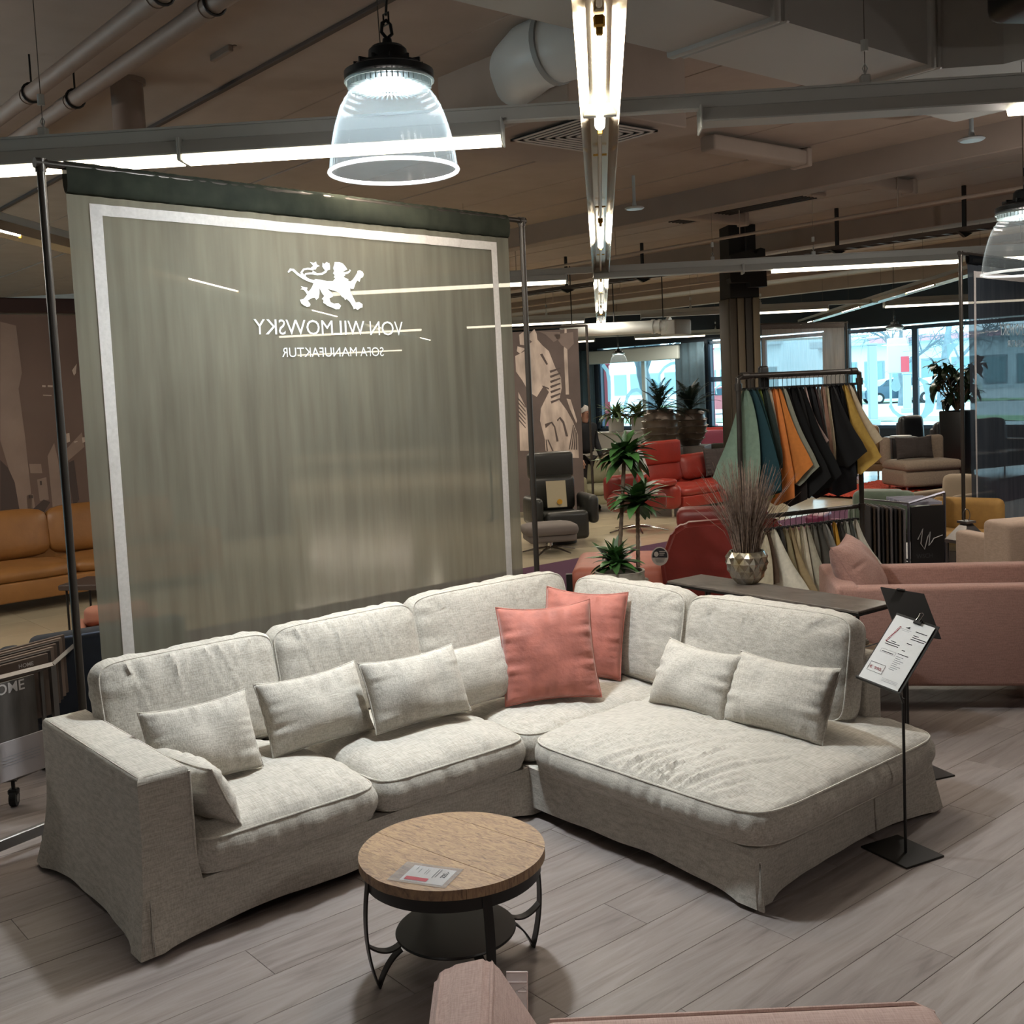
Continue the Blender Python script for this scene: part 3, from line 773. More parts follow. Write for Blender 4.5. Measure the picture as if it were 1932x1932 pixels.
# cable tray with drop rods
t = thing('cable_tray', 'long dark perforated cable tray hung below the ceiling, from centre to right', 'cable tray', (14.6, 12, 3.85))
b = B(); trm = mat('dark_tray', '4b4039', .6, .3)
for sx in (-.13, .13): b.box((sx, 0, .03), (.012, 26, .06))
b.build('side_rail', trm, t, smooth=0); b = B()
for i in range(104): b.box((0, -13 + i * .25, .005), (.26, .06, .008))
o = b.build('rung', trm, t, smooth=0); o['kind'] = 'stuff'
for i in range(12):
    y = -10.5 + i * 2.0
    b = B(); b.box((0, y, .36), (.045, .05, .62), r=.004, seg=1); b.add([(-.2, y - .02, 0), (.2, y - .02, 0), (0, y - .02, -.07), (-.2, y + .02, 0), (.2, y + .02, 0), (0, y + .02, -.07)], [(0, 2, 1), (3, 4, 5), (0, 1, 4, 3), (1, 2, 5, 4), (2, 0, 3, 5)]); b.build('hanger', dkm, t, smooth=0)
    if i % 2 == 0:
        b = B(); b.tube([(0, y, .04), (.03, y + 1, .05), (-.03, y + 2, .04)], .02, 6); b.build('cable', mat('grey_cable', '7d8587', .5), t)
for y0, x, z, L, lab in ((9, 12.9, 4.05, 20, 'thin pale pipe running along the ceiling beyond the beam'), (14, 17.9, 4.0, 18, 'thin pale pipe far back beside the cable tray')):
    b = B(); b.cyl((x, y0 - L / 2, z), (x, y0 + L / 2, z), .022, n=8)
    for i in range(8): b.cyl((x, y0 - L / 2 + 1 + i * L / 8, z), (x, y0 - L / 2 + 1 + i * L / 8, 4.47), .008, n=5)
    tag(b.build('sprinkler_pipe', mat('pale_pipe', '9a8c80', .5)), lab, 'pipe')
for (x, y, s, L, lab) in ((9.6, 7.2, .2, 1.6, 'short stub duct above the right half of the first beam'), (12.6, 7.6, .16, 1.5, 'short pale stub pipe beyond the first beam'), (12.7, 10.4, .14, 1.6, 'small stub pipe left of the long ceiling grille')):
    b = B(); b.box((x, y, 4.37), (L, s, .16), r=.03); b.box((x + L / 2, y, 4.37), (.08, s + .05, .2), r=.02); tag(b.build('stub_duct', ceil_m), lab, 'duct')
# far pale round duct
a, c = D(1060, 625, 23), D(1262, 615, 22); t = thing('round_duct', 'pale horizontal round duct far back above the left window', 'duct', (0, 0, 0))
b = B(); b.tube([a, a.lerp(c, .5), c], .13, 20); b.build('pipe', white_pl, t)
for k in (.1, .5, .95):
    q = a.lerp(c, k); b = B(); b.cyl((q.x, q.y, q.z + .12), (q.x, q.y, 4.47), .012, n=6); b.build('hanger_rod', dkm, t)
for k in (.86, .92, 1.0):
    q = a.lerp(c, k); d_ = (c - a).normalized(); b = B(); b.tube([q - d_ * .03, q + d_ * .03], .18 if k == 1 else .145, 20); b.build('flange', white_pl, t)
b = B(); q = D(1275, 618, 22); b.box((q.x, q.y, q.z), (.5, .4, .3), r=.03, M=None); b.build('fan_box', grey_m, t)
# sprinkler / smoke detectors
for px, py, lab in ((1833, 262, 'small round detector hanging at upper right'), (1197, 392, 'small round detector just right of the light trough')):
    p_ = G(px, py, 4.1); b = B(); b.lathe([(0, 0), (.1, 0), (.12, .015), (.1, .03), (.03, .04), (.02, .1), (.02, .42)], 20); tag(b.build('smoke_detector', mat('pale_steel', 'a9b4b8', .3, .4)), lab, 'detector', loc=(p_.x, p_.y, 4.08))
# dark pillar with ribbed cladding and black box
pc = D(1399, 730, 18.2)
t = thing('clad_pillar', 'dark pillar clad in olive-brown vertical panels behind the clothes rack', 'pillar', (pc.x, pc.y, 0), yaw(8))
b = B(); b.box((0, 0, 2.25), (.46, .46, 4.5), r=.01, seg=1); b.build('core', mat('pillar_black', '12110f', .8), t, smooth=0)
for i, col in enumerate(('3a3226', '5b5140', '2c2721', '6a5f4b')):
    b = B(); b.box((-.2 + i * .132, -.25, 1.65), (.12, .05, 3.3), r=.02); b.build('panel', mat('panel_' + col, col, .6), t)
for sg in (-1, 1):
    b = B(); b.box((sg * .25, 0, 1.65), (.05, .44, 3.3), r=.02); b.build('panel', mat('panel_3a3226', '3a3226', .6), t)
b = B(); b.box((0, -.02, 3.55), (.50, .50, .5), r=.01, seg=1); b.build('collar', mat('pillar_black', '12110f', .8), t, smooth=0)
t = thing('ceiling_speaker_box', 'black angular box mounted at the head of the dark pillar', 'speaker', (pc.x, pc.y, 3.55), yaw(8))
b = B(); b.prism([(-.62, .05), (-.6, .42), (-.25, .5), (-.18, .42), (-.1, .52), (-.02, .5), (0, -.1), (-.28, -.1), (-.28, -.02), (-.6, -.02)], -.5, -.3, Matrix(((1, 0, 0, .3), (0, 0, 1, 0), (0, 1, 0, 0), (0, 0, 0, 1)))); b.build('box', mat('pillar_black', '12110f', .8), t, smooth=0)
b = B(); b.cyl((.0, -.4, .4), (.0, -.4, .95), .02, n=8); b.build('bracket', dkm, t)
q = D(1925, 5, 6.5); t = thing('ceiling_fan_heater', 'black box hanging at the top right corner', 'heater', (q.x, q.y, q.z), yaw(10))
b = B(); b.box((.22, 0, .12), (.6, .5, .36), r=.08); b.build('casing', dkm, t); b = B(); b.cyl((.2, 0, .3), (.2, 0, .6), .02, n=8); b.build('rod', dkm, t)

# ================================================================== PENDANT HIGH-BAY LAMPS
LC = D(735, 165, 5.0); LC.z = 3.38
dome_m = sheer('prismatic_acrylic', 'dfeef2', .03, .5, col2='cfe3ea', rough=.3, gloss=.4, scale=30)
rim_m = sheer('acrylic_rim', 'ffffff', .9, .6, col2='f2fbff', gloss=.1)
led_e = emit('cold_led', 'eaf7ff', 14)
bk = mat('black_cast_housing', '141617', .45, .4)
def highbay(loc, lab, first=True):
    t = thing('pendant_lamp', lab, 'lamp', loc, 0, 'high-bay pendant lamps with clear domes')
    b = B(); b.lathe([(0, .02), (.185, .02), (.2, .03), (.2, .055), (.18, .065), (0, .065)], 48); h = b.build('heat_sink', bk, t)
    b = B()
    for i in range(48):
        a = 2 * PI * i / 48; b.box((.15, 0, .0), (.075, .006, .035), M=Matrix.Rotation(a, 4, 'Z'))
    b.build('cooling_fins', mat('pale_fin', '9fb0b2', .4, .3), h, smooth=0)
    b = B(); b.tube([(.195 * math.cos(a), .195 * math.sin(a), .012) for a in [2 * PI * i / 40 for i in range(40)]], .007, 6, closed=True); b.build('trim_ring', mat('pale_fin', '9fb0b2', .4, .3), t)
    b = B(); b.lathe([(0, .065), (.16, .065), (.15, .085), (.09, .1), (.085, .15), (.07, .165), (.025, .17), (.02, .2), (0, .2)], 32)
    for i in range(12): b.box((.12, 0, .085), (.07, .01, .03), M=Matrix.Rotation(PI / 6 * i, 4, 'Z'))
    b.build('driver_housing', bk, t)
    b = B(); b.tube([(0, .0, .2), (.028, 0, .225), (.022, 0, .265), (0, 0, .28), (-.022, 0, .265), (-.028, 0, .225), (0, 0, .2)], .008, 8)
    b.tube([(0, -.02, .26), (0, -.02, .31), (0, .02, .31), (0, .02, .26)], .005, 6, closed=True); b.build('eye_hook', bk, t)
    k_ = (4.48 - loc[2] - .3)
    b = B(); b.tube([(0, 0, 0), (.012, 0, .1), (0, 0, .2), (-.012, .0, .32), (-.004, 0, .45), (-.01, 0, k_)], .006, 6); b.build('cord', dkm, t).location = (0, 0, .3)
    b = B(); b.tube([(-.03, .01, -.2), (-.04, .01, .2), (-.05, .01, k_)], .0025, 5); b.build('steel_wire', cable, t).location = (0, 0, .3)
    b = B(); b.lathe([(0, .004), (.13, .004), (.13, .016), (0, .016)], 32); b.build('led_plate', led_e, t)
    # fluted clear dome
    prof = []
    for i in range(25):
        s = i / 24; a = s * 1.32
        r = .125 + .16 * math.sin(a) / math.sin(1.32); z = -.005 - .375 * (1 - math.cos(a)) / (1 - math.cos(1.32))
        if .12 < s < .5: r += .0025 * (1 if i % 2 else -1)
        prof.append((r, z))
    b = B(); b.lathe(prof, 120, amp=.016, fl=1); b.build('dome', dome_m, t, smooth=20)
    b = B(); b.tube([(.288 * math.cos(a), .288 * math.sin(a), -.383) for a in [2 * PI * i / 64 for i in range(64)]], .009, 8, closed=True); b.build('rim', rim_m, t)
    return t
def add_dome_fill(parent, p):  # point light added inside the dome to brighten ceiling and surroundings
    l = bpy.data.lights.new('dome_fill_light', 'POINT'); l.energy = p; l.shadow_soft_size = .06; l.color = (1, .9, .82)
    o = bpy.data.objects.new('dome_fill_light', l); COL.objects.link(o); o.parent = parent; o.location = (0, 0, -.12)
lamp = highbay(LC, 'large glowing pendant lamp with a clear ribbed dome above the sofa')
area('led_light', (0, 0, -.01), .26, .26, 140, (.86, .95, 1), lamp, shape='DISK')
add_dome_fill(lamp, 9)
for px, py, Y, lab, pw in ((1938, 405, 7.4, 'clear-domed pendant lamp cut off by the right edge, over the dark banner', 0), (1688, 620, 25.5, 'small clear-domed pendant lamp in front of the right window', 14), (1167, 668, 34.5, 'small clear-domed pendant lamp at the end of the light trough', 14)):
    q = D(px, py, Y); l2 = dup(lamp, loc=(q.x, q.y, q.z), label=lab)
    for c in list(l2.children):
        if c.name.startswith(('cord', 'steel_wire')): c.scale.z = (4.48 - q.z - .3) / .8
        if c.type == 'LIGHT':
            c.data = c.data.copy(); c.data.energy = pw if c.data.type == 'AREA' else pw * .8 + (25 if Y < 10 else 1)
# ================================================================== MAIN CORNER SOFA
A0 = Vector((1.38, 3.82, 0))
linen = weave('oat_linen', 'bfbab0', 'a09a90', bump=.3)
linen2 = weave('oat_linen_seam', 'c6c1b7', 'aba59b', bump=.15)
sofa = thing('corner_sofa', 'large oat linen slipcovered corner sofa with chaise in the middle of the picture', 'sofa', A0)
def skirt(poly, z1, name, seedn, hem=.012, flare=.062, parent=sofa, top_r=.0, z0=None):
    def off(z, p, cd):
        zz = z(p, cd) if callable(z) else z
        t = max(0, 1 - zz / .42)
        f = flare * (t ** 1.6) * (.25 + 1.0 * math.exp(-cd / .12))
        return f + .007 * nz3(p.x * 7 + seedn, p.y * 7, zz * 5) + .012 * t * nz3(p.x * 4, p.y * 4 + seedn, 3)
    def hemz(p, cd): return hem + .03 * (1 - math.exp(-cd / .22)) + .008 * nz3(p.x * 3, p.y * 3, seedn)
    lv = [hemz] + [.06 + (z1 - .06) * i / 7 for i in range(8)]
    if z0: lv = [z0 + (z1 - z0) * i / 6 for i in range(7)]
    b = B(); loft(b, poly, lv, off, step=.035, cap=False)
    if top_r:
        rg = []
        for k in range(1, 6):
            a = PI / 2 * k / 5; rg.append((z1 + top_r * math.sin(a), -top_r * (1 - math.cos(a))))
        for zz, oo in rg: pass
        lvl = [z1] + [q[0] for q in rg]; dic = {round(z1, 5): 0}; dic.update({round(q[0], 5): q[1] for q in rg})
        loft(b, poly, lvl, lambda z, p, cd: dic[round(z, 5)] + .003 * nz3(p.x * 7 + seedn, p.y * 7, z1 * 5), step=.035, cap=True)
    else:
        n = len(densify([Vector((p[0], p[1])) for p in poly], .035)); b.bm.verts.ensure_lookup_table(); b.bm.faces.new(b.bm.verts[-n:])
    bmesh.ops.remove_doubles(b.bm, verts=b.bm.verts[:], dist=.0005)
    return b.build(name, linen, parent, smooth=50)
arm = skirt([(0, 0), (.195, 0), (.195, 1.085), (0, 1.085)], .632, 'arm', 4.1, top_r=.028, z0=.2)
b = B(); b.tube([(.012, .012, .652), (.012, 1.078, .652), (.183, 1.078, .655), (.183, .012, .655)], .0035, 6, closed=True); b.build('piping', linen2, arm)
b = B(); b.tube([(.195, -.002, .64), (.197, -.003, .5), (.198, -.006, .24)], .005, 6); b.build('piping', linen2, arm)
b = B(); b.box((.0, -.047, .12), (.012, .016, .21), r=.005, taper=(.4, .3)); b.build('corner_pleat', linen, arm)
skirt([(0, 0), (1.84, 0), (1.84, 1.085), (0, 1.085)], .222, 'skirted_base', 4.1)
ch = skirt([(1.83, -1.31), (3.10, -1.31), (3.10, 1.08), (1.83, 1.08)], .225, 'skirted_base', 8.7)
b = B(); b.box((1.79, -1.375, .105), (.012, .03, .19), r=.005, taper=(.3, .2)); b.build('corner_pleat', linen, ch)
def sidewall(box, name):
    b = B(); b.box(*box, r=.03, seg=4); b.build(name, linen, sofa)
sidewall(((1.645, 1.02, .42), (2.9, .13, .42)), 'back_frame')
sidewall(((3.03, -.02, .46), (.13, 2.16, .50)), 'back_frame')
def seat(x0, x1, y0, y1, seed, cr=.075, wr=.013, fr=20, z=.238, e=.128, N=52, folds=()):
    b = B(); M = T((x0 + x1) / 2, (y0 + y1) / 2, z)
    lt, lb = cushion(b, x1 - x0, y1 - y0, e, crown=cr, M=M, N=N, cor=9, bulge=.024, wr=wr, seed=seed, fr=fr, folds=folds)
    o = b.build('seat_cushion', linen, sofa, smooth=60)
    b = B(); b.tube(lt, .0045, 6, closed=True); b.tube(lb, .0035, 6, closed=True); b.build('piping', linen2, o)
seat(.20, 1.005, -.035, .86, 1.7, cr=.085)
seat(1.015, 1.83, -.035, .86, 5.2, cr=.085)
seat(1.835, 2.97, -.03, .88, 9.1, cr=.055)
fo = random.Random(4); fl = []
for i in range(22):   # gathers running in from the long front seam of the chaise
    y = -.62 + i * .052 + fo.uniform(-.02, .02); l = fo.uniform(.15, .5) * (1 if i > 5 else .5); fl.append((-.655, y, -.655 + l, y - l * fo.uniform(.15, .55), fo.uniform(.010, .018), fo.uniform(.006, .013)))
for i in range(9):
    x = -.3 + fo.uniform(0, .6); y = fo.uniform(-.3, .35); fl.append((x, y, x + fo.uniform(.1, .3), y - fo.uniform(.0, .3), .016, fo.uniform(.004, .009)))
seat(1.79, 3.125, -1.385, -.035, 13.7, cr=.085, wr=.016, fr=20, N=110, folds=fl)
def backc(cx, cy, w_, h_, rz, seed, lean=76, e=.13, zb=.40, roll=0, cr=.05):
    b = B(); M = T(cx, cy, zb, rz) @ Matrix.Rotation(roll, 4, 'Y') @ Matrix.Rotation(math.radians(lean), 4, 'X') @ Matrix.Translation((0, h_ / 2, 0))
    lt, lb = cushion(b, w_, h_, e, crown=cr, M=M, N=50, cor=9, bulge=.024, wr=.009, seed=seed, crown2=.03, fr=17, folds=[(w_ * a, h_ * .5, w_ * a + w_ * .04 * s_, h_ * .5 - .16 - .05 * s_, .012, .009) for a, s_ in ((-.12, 1), (-.02, -1), (.08, 1), (.16, 2), (-.36, 2), (.37, -2))])
    o = b.build('back_cushion', linen, sofa, smooth=60)
    b = B(); b.tube(lt, .0045, 6, closed=True); b.tube(lb, .004, 6, closed=True); b.build('piping', linen2, o)
backc(.60, .91, .83, .468, 0, 3)
backc(1.43, .91, .82, .475, math.radians(1), 11, cr=.055)
backc(2.40, .93, 1.08, .488, math.radians(-1), 17)
backc(2.90, .30, .84, .485, math.radians(-91), 23, lean=78)
backc(2.88, -.63, .92, .485, math.radians(-88), 29, lean=78, cr=.06)
lin_p = weave('oat_linen_pillow', 'c3beb4', 'a49e94', bump=.3, s=1.2)
def lumbar(px, py, lab, rz, w_=.50, h_=.31, t=.19, lean=24, seed=0, roll=0, h=.45, m=lin_p, name='lumbar_cushion', group='small lumbar cushions on the corner sofa', cat='cushion', wr=.017, piping=True, pinch=.045, xyz=None):
    g = Vector(xyz) if xyz else G(px, py, h)
    b = B(); M = Matrix.Rotation(roll, 4, 'Y') @ Matrix.Rotation(-math.radians(lean), 4, 'X')
    lp = pillow(b, w_, h_, t, M, N=40, wr=wr, seed=seed, pinch=pinch, sag=.012)
    t_ = thing(name, lab, cat, g, rz, group); b.build('cover', m, t_, smooth=70)
    if piping:
        b = B(); b.tube(lp, .004, 6, closed=True); b.build('piping', m, t_)
    return t_
R_ = math.radians
lumbar(398, 1472, 'small oat lumbar cushion leaning at the left end of the back row', R_(-4), seed=2, w_=.46, h_=.335, roll=R_(-1))
lumbar(614, 1402, 'small oat lumbar cushion second from the left, over the gap between seats', R_(2), seed=6, w_=.53, h_=.33)
lumbar(802, 1362, 'small oat lumbar cushion third from the left, overlapping the fourth', R_(-3), seed=9, w_=.52, h_=.33, h=.47)
lumbar(908, 1328, 'small oat lumbar cushion partly hidden behind the coral pillows', R_(0), seed=14, w_=.52, h_=.31, h=.45)
lumbar(362, 1530, 'small oat cushion leaning edge-on against the sofa arm', R_(97), seed=21, w_=.52, h_=.27, lean=24, h=.42, xyz=A0 + Vector((.345, .235, .385)), t=.17)
lumbar(1292, 1344, 'small oat lumbar cushion on the chaise nearer the corner', R_(-95), seed=31, w_=.50, h_=.33, h=.43, lean=28)
lumbar(1452, 1384, 'small oat lumbar cushion on the chaise farther from the corner', R_(-89), seed=37, w_=.53, h_=.34, h=.43, lean=28)
coral = mat('coral_velvet', 'a66052', .7, n=.16, scale=14, sheen=.35, bump=.25, bscale=60)
p1 = lumbar(1045, 1324, 'coral velvet square pillow in front, facing the camera', yaw(6), w_=.49, h_=.50, t=.17, lean=20, seed=41, h=.42, m=coral, name='velvet_pillow', group='coral velvet pillows in the sofa corner', wr=.02, roll=R_(-1.5), pinch=.06)
p2 = lumbar(1092, 1276, 'coral velvet square pillow tucked behind the other one, turned right', yaw(-20), w_=.46, h_=.47, t=.16, lean=18, seed=47, h=.44, m=coral, name='velvet_pillow', group='coral velvet pillows in the sofa corner', wr=.02, roll=R_(3), pinch=.05)

# ================================================================== COFFEE TABLE
TC = Vector((2.141, 2.967, 0)); TH = .423
tb = thing('coffee_table', 'round mango-wood coffee table with curved black metal legs in front of the sofa', 'table', TC, R_(0))
mango = wood('mango_wood', 'a98d6a', '5e4a40', '8b7058', sc=(12, 40, 9), rough=.5, rnd=.12, bump=.5)
Rt = .322; ba = R_(98); nb = 5
for i in range(nb):
    y0 = -Rt + 2 * Rt * i / nb + .0007; y1 = -Rt + 2 * Rt * (i + 1) / nb - .0007
    y0 = max(y0, -Rt * .9999); y1 = min(y1, Rt * .9999)
    ys_ = [y0 + (y1 - y0) * k / 10 for k in range(11)]
    pl = [(math.sqrt(max(0, Rt * Rt - y * y)), y) for y in ys_] + [(-math.sqrt(max(0, Rt * Rt - y * y)), y) for y in ys_[::-1]]
    b = B(); pl = [p for k, p in enumerate(pl) if k == 0 or (Vector(p) - Vector(pl[k - 1])).length > 1e-4]
    b.prism(pl, TH - .034, TH - .0006 * (i % 2)); o = b.build('board', mango, tb, smooth=30); o.rotation_euler = (0, 0, ba)
blk = mat('black_powder_coat', '171513', .42, .2, n=.1, scale=20)
b = B(); b.lathe([(.300, TH - .082), (.306, TH - .082), (.306, TH - .034), (.300, TH - .034), (.300, TH - .082)], 64); b.build('apron_ring', blk, tb)
b = B(); b.lathe([(0, .130), (.207, .130), (.210, .135), (.207, .140), (0, .140)], 64); b.build('shelf', mat('black_shelf', '232120', .38, .3, n=.06, scale=5), tb)
def bar(b, pts, wd, th, M=None):
    """flat steel strip bent in the xz plane, wd wide across y"""
    n = len(pts); vs = []
    for i, p in enumerate(pts):
        a = Vector(pts[max(i - 1, 0)]); c = Vector(pts[min(i + 1, n - 1)]); t = (c - a).normalized(); nn = Vector((-t.y, t.x)) * th / 2
        for sx, sy in ((1, -1), (1, 1), (-1, 1), (-1, -1)): vs.append((p[0] + nn.x * sx, sy * wd / 2, p[1] + nn.y * sx))
    fs = [(0, 1, 2, 3), tuple(4 * (n - 1) + k for k in (3, 2, 1, 0))]
    for i in range(n - 1):
        for k in range(4): fs.append((4 * i + k, 4 * i + (k + 1) % 4, 4 * i + 4 + (k + 1) % 4, 4 * i + 4 + k))
    b.add(vs, fs, M)
def bez(p0, p1, p2, n=14):
    return [((1 - t) ** 2 * p0[0] + 2 * t * (1 - t) * p1[0] + t * t * p2[0], (1 - t) ** 2 * p0[1] + 2 * t * (1 - t) * p1[1] + t * t * p2[1]) for t in [i / n for i in range(n + 1)]]
for a in (164, -18, 74, -106):
    b = B(); M = Matrix.Rotation(R_(a), 4, 'Z')
    bar(b, bez((.303, TH - .04), (.345, .17), (.285, 0)), .032, .006, M)
    bar(b, bez((.285, 0.004), (.250, .09), (.200, .112)), .032, .006, M)
    bar(b, bez((.318, .155), (.255, .095), (.200, .133)), .032, .006, M)
    b.build('leg', blk, tb)
def frame_from(bl, br, tl):
    X = (br - bl); w_ = X.length; X.normalize(); Y = (tl - bl); h_ = Y.length; Z = X.cross(Y).normalized(); Y = Z.cross(X)
    return Matrix(((X.x, Y.x, Z.x, bl.x), (X.y, Y.y, Z.y, bl.y), (X.z, Y.z, Z.z, bl.z), (0, 0, 0, 1))), w_, h_
paper = mat('white_paper', 'd8d8d6', .8); ink = mat('dark_ink', '2b2b30', .8); redink = mat('red_ink', '8c2b36', .7); greyink = mat('grey_ink', '8b8b90', .8)
clear = sheer('clear_sleeve', 'd8d4d6', .35, .3, gloss=.4, scale=4)
def textplate(body, M, x, y, hgt, m, parent, name='lettering', rot=0, width=None, dz=.0012, bold=False, mirror=False):
    vs, fs = text_geo(body, height=hgt, width=width, bold=bold, mirror=mirror)
    b = B(); MM = M @ Matrix.Translation((x, y, dz)) @ Matrix.Rotation(rot, 4, 'Z')
    b.add([(v[0], v[2], 0) for v in vs], fs, MM)
    return b.build(name, m, parent, smooth=0, keepn=True)
def card(M, quads, m, parent, name, dz=.001):
    b = B()
    for x, y, w_, h_ in quads: b.add([(x, y, dz), (x + w_, y, dz), (x + w_, y + h_, dz), (x, y + h_, dz)], [(0, 1, 2, 3)], M)
    return b.build(name, m, parent, smooth=0, keepn=True)
t = thing('price_card', 'white price card in a clear sleeve reading 225,- lying on the coffee table', 'price card', (0, 0, 0))
M, w_, h_ = frame_from(G(834, 1671, TH + .0015), G(862, 1643, TH + .0015), G(757, 1656, TH + .0015))
b = B(); b.box((w_ / 2, h_ / 2, -.0005), (w_, h_, .001), M=M); b.build('paper', paper, t, smooth=0)
b = B(); b.box((w_ / 2, h_ / 2 + .01, .0008), (w_ + .03, h_ + .055, .0008), M=M); b.build('sleeve', clear, t, smooth=0)
textplate('225,-', M, w_ * .42, h_ * .10, .016, ink, t, bold=True, dz=.0016)
card(M, [(w_ * .06, h_ * .40, w_ * .2, h_ * .52)], redink, t, 'red_panel', dz=.0016)
card(M, [(w_ * .4, h_ * .3, w_ * .5, .002), (w_ * .35, h_ * .36, w_ * .55, .002), (w_ * .5, h_ * .55, w_ * .3, .0012), (w_ * .5, h_ * .6, w_ * .35, .0012), (w_ * .55, h_ * .75, w_ * .25, .0015), (w_ * .7, h_ * .85, w_ * .2, .0015)], ink, t, 'print_lines', dz=.0016)

# ================================================================== SIGN STANDS
st = thing('sign_stand', 'slim black sign stand with a white price sheet beside the chaise end', 'sign stand', (4.005, 2.36, 0), R_(-13))
b = B(); b.box((0, 0, .004), (.215, .25, .008), r=.002, seg=1); b.build('base_plate', blk, st, smooth=0)
b = B(); b.cyl((0.0, -.02, .0), (0, -.02, .66), .006, n=10); b.build('pole', blk, st)
Mi = Matrix.Translation(st.location) @ Matrix.Rotation(R_(-13), 4, 'Z')
TL, TR, BL = D(1699, 1163, 4.45), D(1775, 1189, 4.33), D(1620, 1276, 4.32)
Mw, w_, h_ = frame_from(BL, BL + (TR - TL), TL)
M = Mi.inverted() @ Mw
b = B(); b.box((w_ / 2, h_ / 2 + .004, -.006), (w_ + .012, h_ + .02, .004), M=M); b.box((w_ / 2, -.006, .0), (w_ + .016, .006, .016), M=M); b.build('clipboard', blk, st, smooth=0)
b = B(); p_top = M @ Vector((w_ * .75, .05, -.01)); b.tube([(0, -.02, .64), p_top], .006, 8); b.box((w_ * .6, .07, -.012), (.08, .08, .008), M=M); b.build('bracket', blk, st, smooth=0)
b = B(); b.box((w_ / 2 - .003, h_ / 2, .0), (w_ - .006, h_, .002), M=M); b.build('price_sheet', paper, st, smooth=0)
z_ = .0022
textplate('\u20ac 990,-', M, w_ * .10, h_ * .17, h_ * .045, redink, st, dz=z_)
card(M, [(w_ * .07, h_ * .13, w_ * .36, .0014), (w_ * .07, h_ * .26, w_ * .36, .0014), (w_ * .07, h_ * .13, .0014, h_ * .13), (w_ * .43, h_ * .13, .0014, h_ * .134)], ink, st, 'price_frame', dz=z_)
card(M, [(w_ * .12, h_ * .43, w_ * .36, .001), (w_ * .12, h_ * .48, w_ * .36, .001), (w_ * .12, h_ * .43, .001, h_ * .05), (w_ * .48, h_ * .43, .001, h_ * .054)] + [(w_ * .52, h_ * (.24 + .028 * i), w_ * (.13 + .05 * ((i * 7) % 3)), .0022) for i in range(8)] + [(w_ * .5, h_ * (.06 + .018 * i), w_ * .38, .001) for i in range(3)], greyink, st, 'print_lines', dz=z_)
card(M, [(w_ * x, h_ * y, w_ * l, h_ * .010) for x, y, l in ((.22, .615, .13), (.12, .588, .34), (.12, .558, .33), (.62, .79, .13), (.62, .76, .34), (.60, .73, .33), (.58, .655, .13), (.56, .54, .08), (.52, .478, .26))], ink, st, 'print_bars', dz=z_)
card(M, [(w_ * .16, h_ * .445, w_ * .28, .003), (w_ * .62, h_ * .85, w_ * .28, .0035)], ink, st, 'print_bar', dz=z_)
card(M, [(w_ * (.10 + .010 * i), h_ * (.60 + .0205 * i), w_ * .045, h_ * .012) for i in range(13)], redink, st, 'print_bars', dz=z_)
lion_small = [(0, 0), (3, 5), (8, 6), (12, 10), (16, 9), (15, 5), (18, 0), (13, 2), (9, 0), (6, 3)]
b = B(); b.flat([(w_ * .36 + p[0] * .0011, h_ * .86 + p[1] * .0011) for p in lion_small], M @ Matrix.Translation((0, 0, z_))); b.build('emblem', ink, st, smooth=0, keepn=True)
card(M, [(w_ * .27, h_ * .835, w_ * .26, .0012), (w_ * .31, h_ * .815, w_ * .18, .001)], greyink, st, 'print_lines', dz=z_)
b = B(); b.prism([(-.016, -.012), (.016, -.012), (.012, .012), (-.012, .012)], -.008, .01, M @ Matrix.Translation((w_ * .55, h_ + .0, 0)))
b.build('binder_clip', blk, st, smooth=0)
b = B(); b.tube([M @ Vector((w_ * .55 + dx, h_ + dy, dz)) for dx, dy, dz in ((-.008, .0, .012), (-.006, .02, .012), (-.008, .036, .012), (0, .042, .012), (.008, .036, .012), (.006, .02, .012), (.008, 0, .012))], .0014, 6); b.build('clip_handle', mat('chrome', 'c8c8c8', .15, 1), st)
# second stand seen from behind
q = D(1711, 1250, 5.25)
s2 = thing('sign_stand', 'black sign stand seen from behind, its dark board tilted, behind the white price sheet', 'sign stand', (q.x, q.y, 0), yaw(20))
Mi = Matrix.Translation((q.x, q.y, 0)) @ Matrix.Rotation(yaw(20), 4, 'Z')
b = B(); b.box((0.05, 0, .004), (.26, .24, .008), r=.002, seg=1); b.build('base_plate', blk, s2, smooth=0)
TL, TR, BR = D(1641, 1108, 5.2), D(1723, 1121, 5.28), D(1770, 1192, 5.16); 
M2, w2, h2 = frame_from(TR + (BR - TR) - (TR - TL), BR, TL)
M = Mi.inverted() @ M2
b = B(); b.box((w2 / 2, h2 / 2 - .02, 0), (w2, h2 + .04, .006), M=M); b.build('board', mat('matt_black_board', '0b0a0a', .5), s2, smooth=0)
b = B(); b.box((w2 * .45, h2, .004), (.05, .008, .012), r=.002, seg=1, M=M); b.build('clip', mat('chrome', 'c8c8c8', .15, 1), s2, smooth=0)
pt = M @ Vector((w2 * .8, .02, -.006))
b = B(); b.tube([(0, 0, 0), (0, 0, pt.z - .06), pt], .0065, 8); b.build('pole', blk, s2)

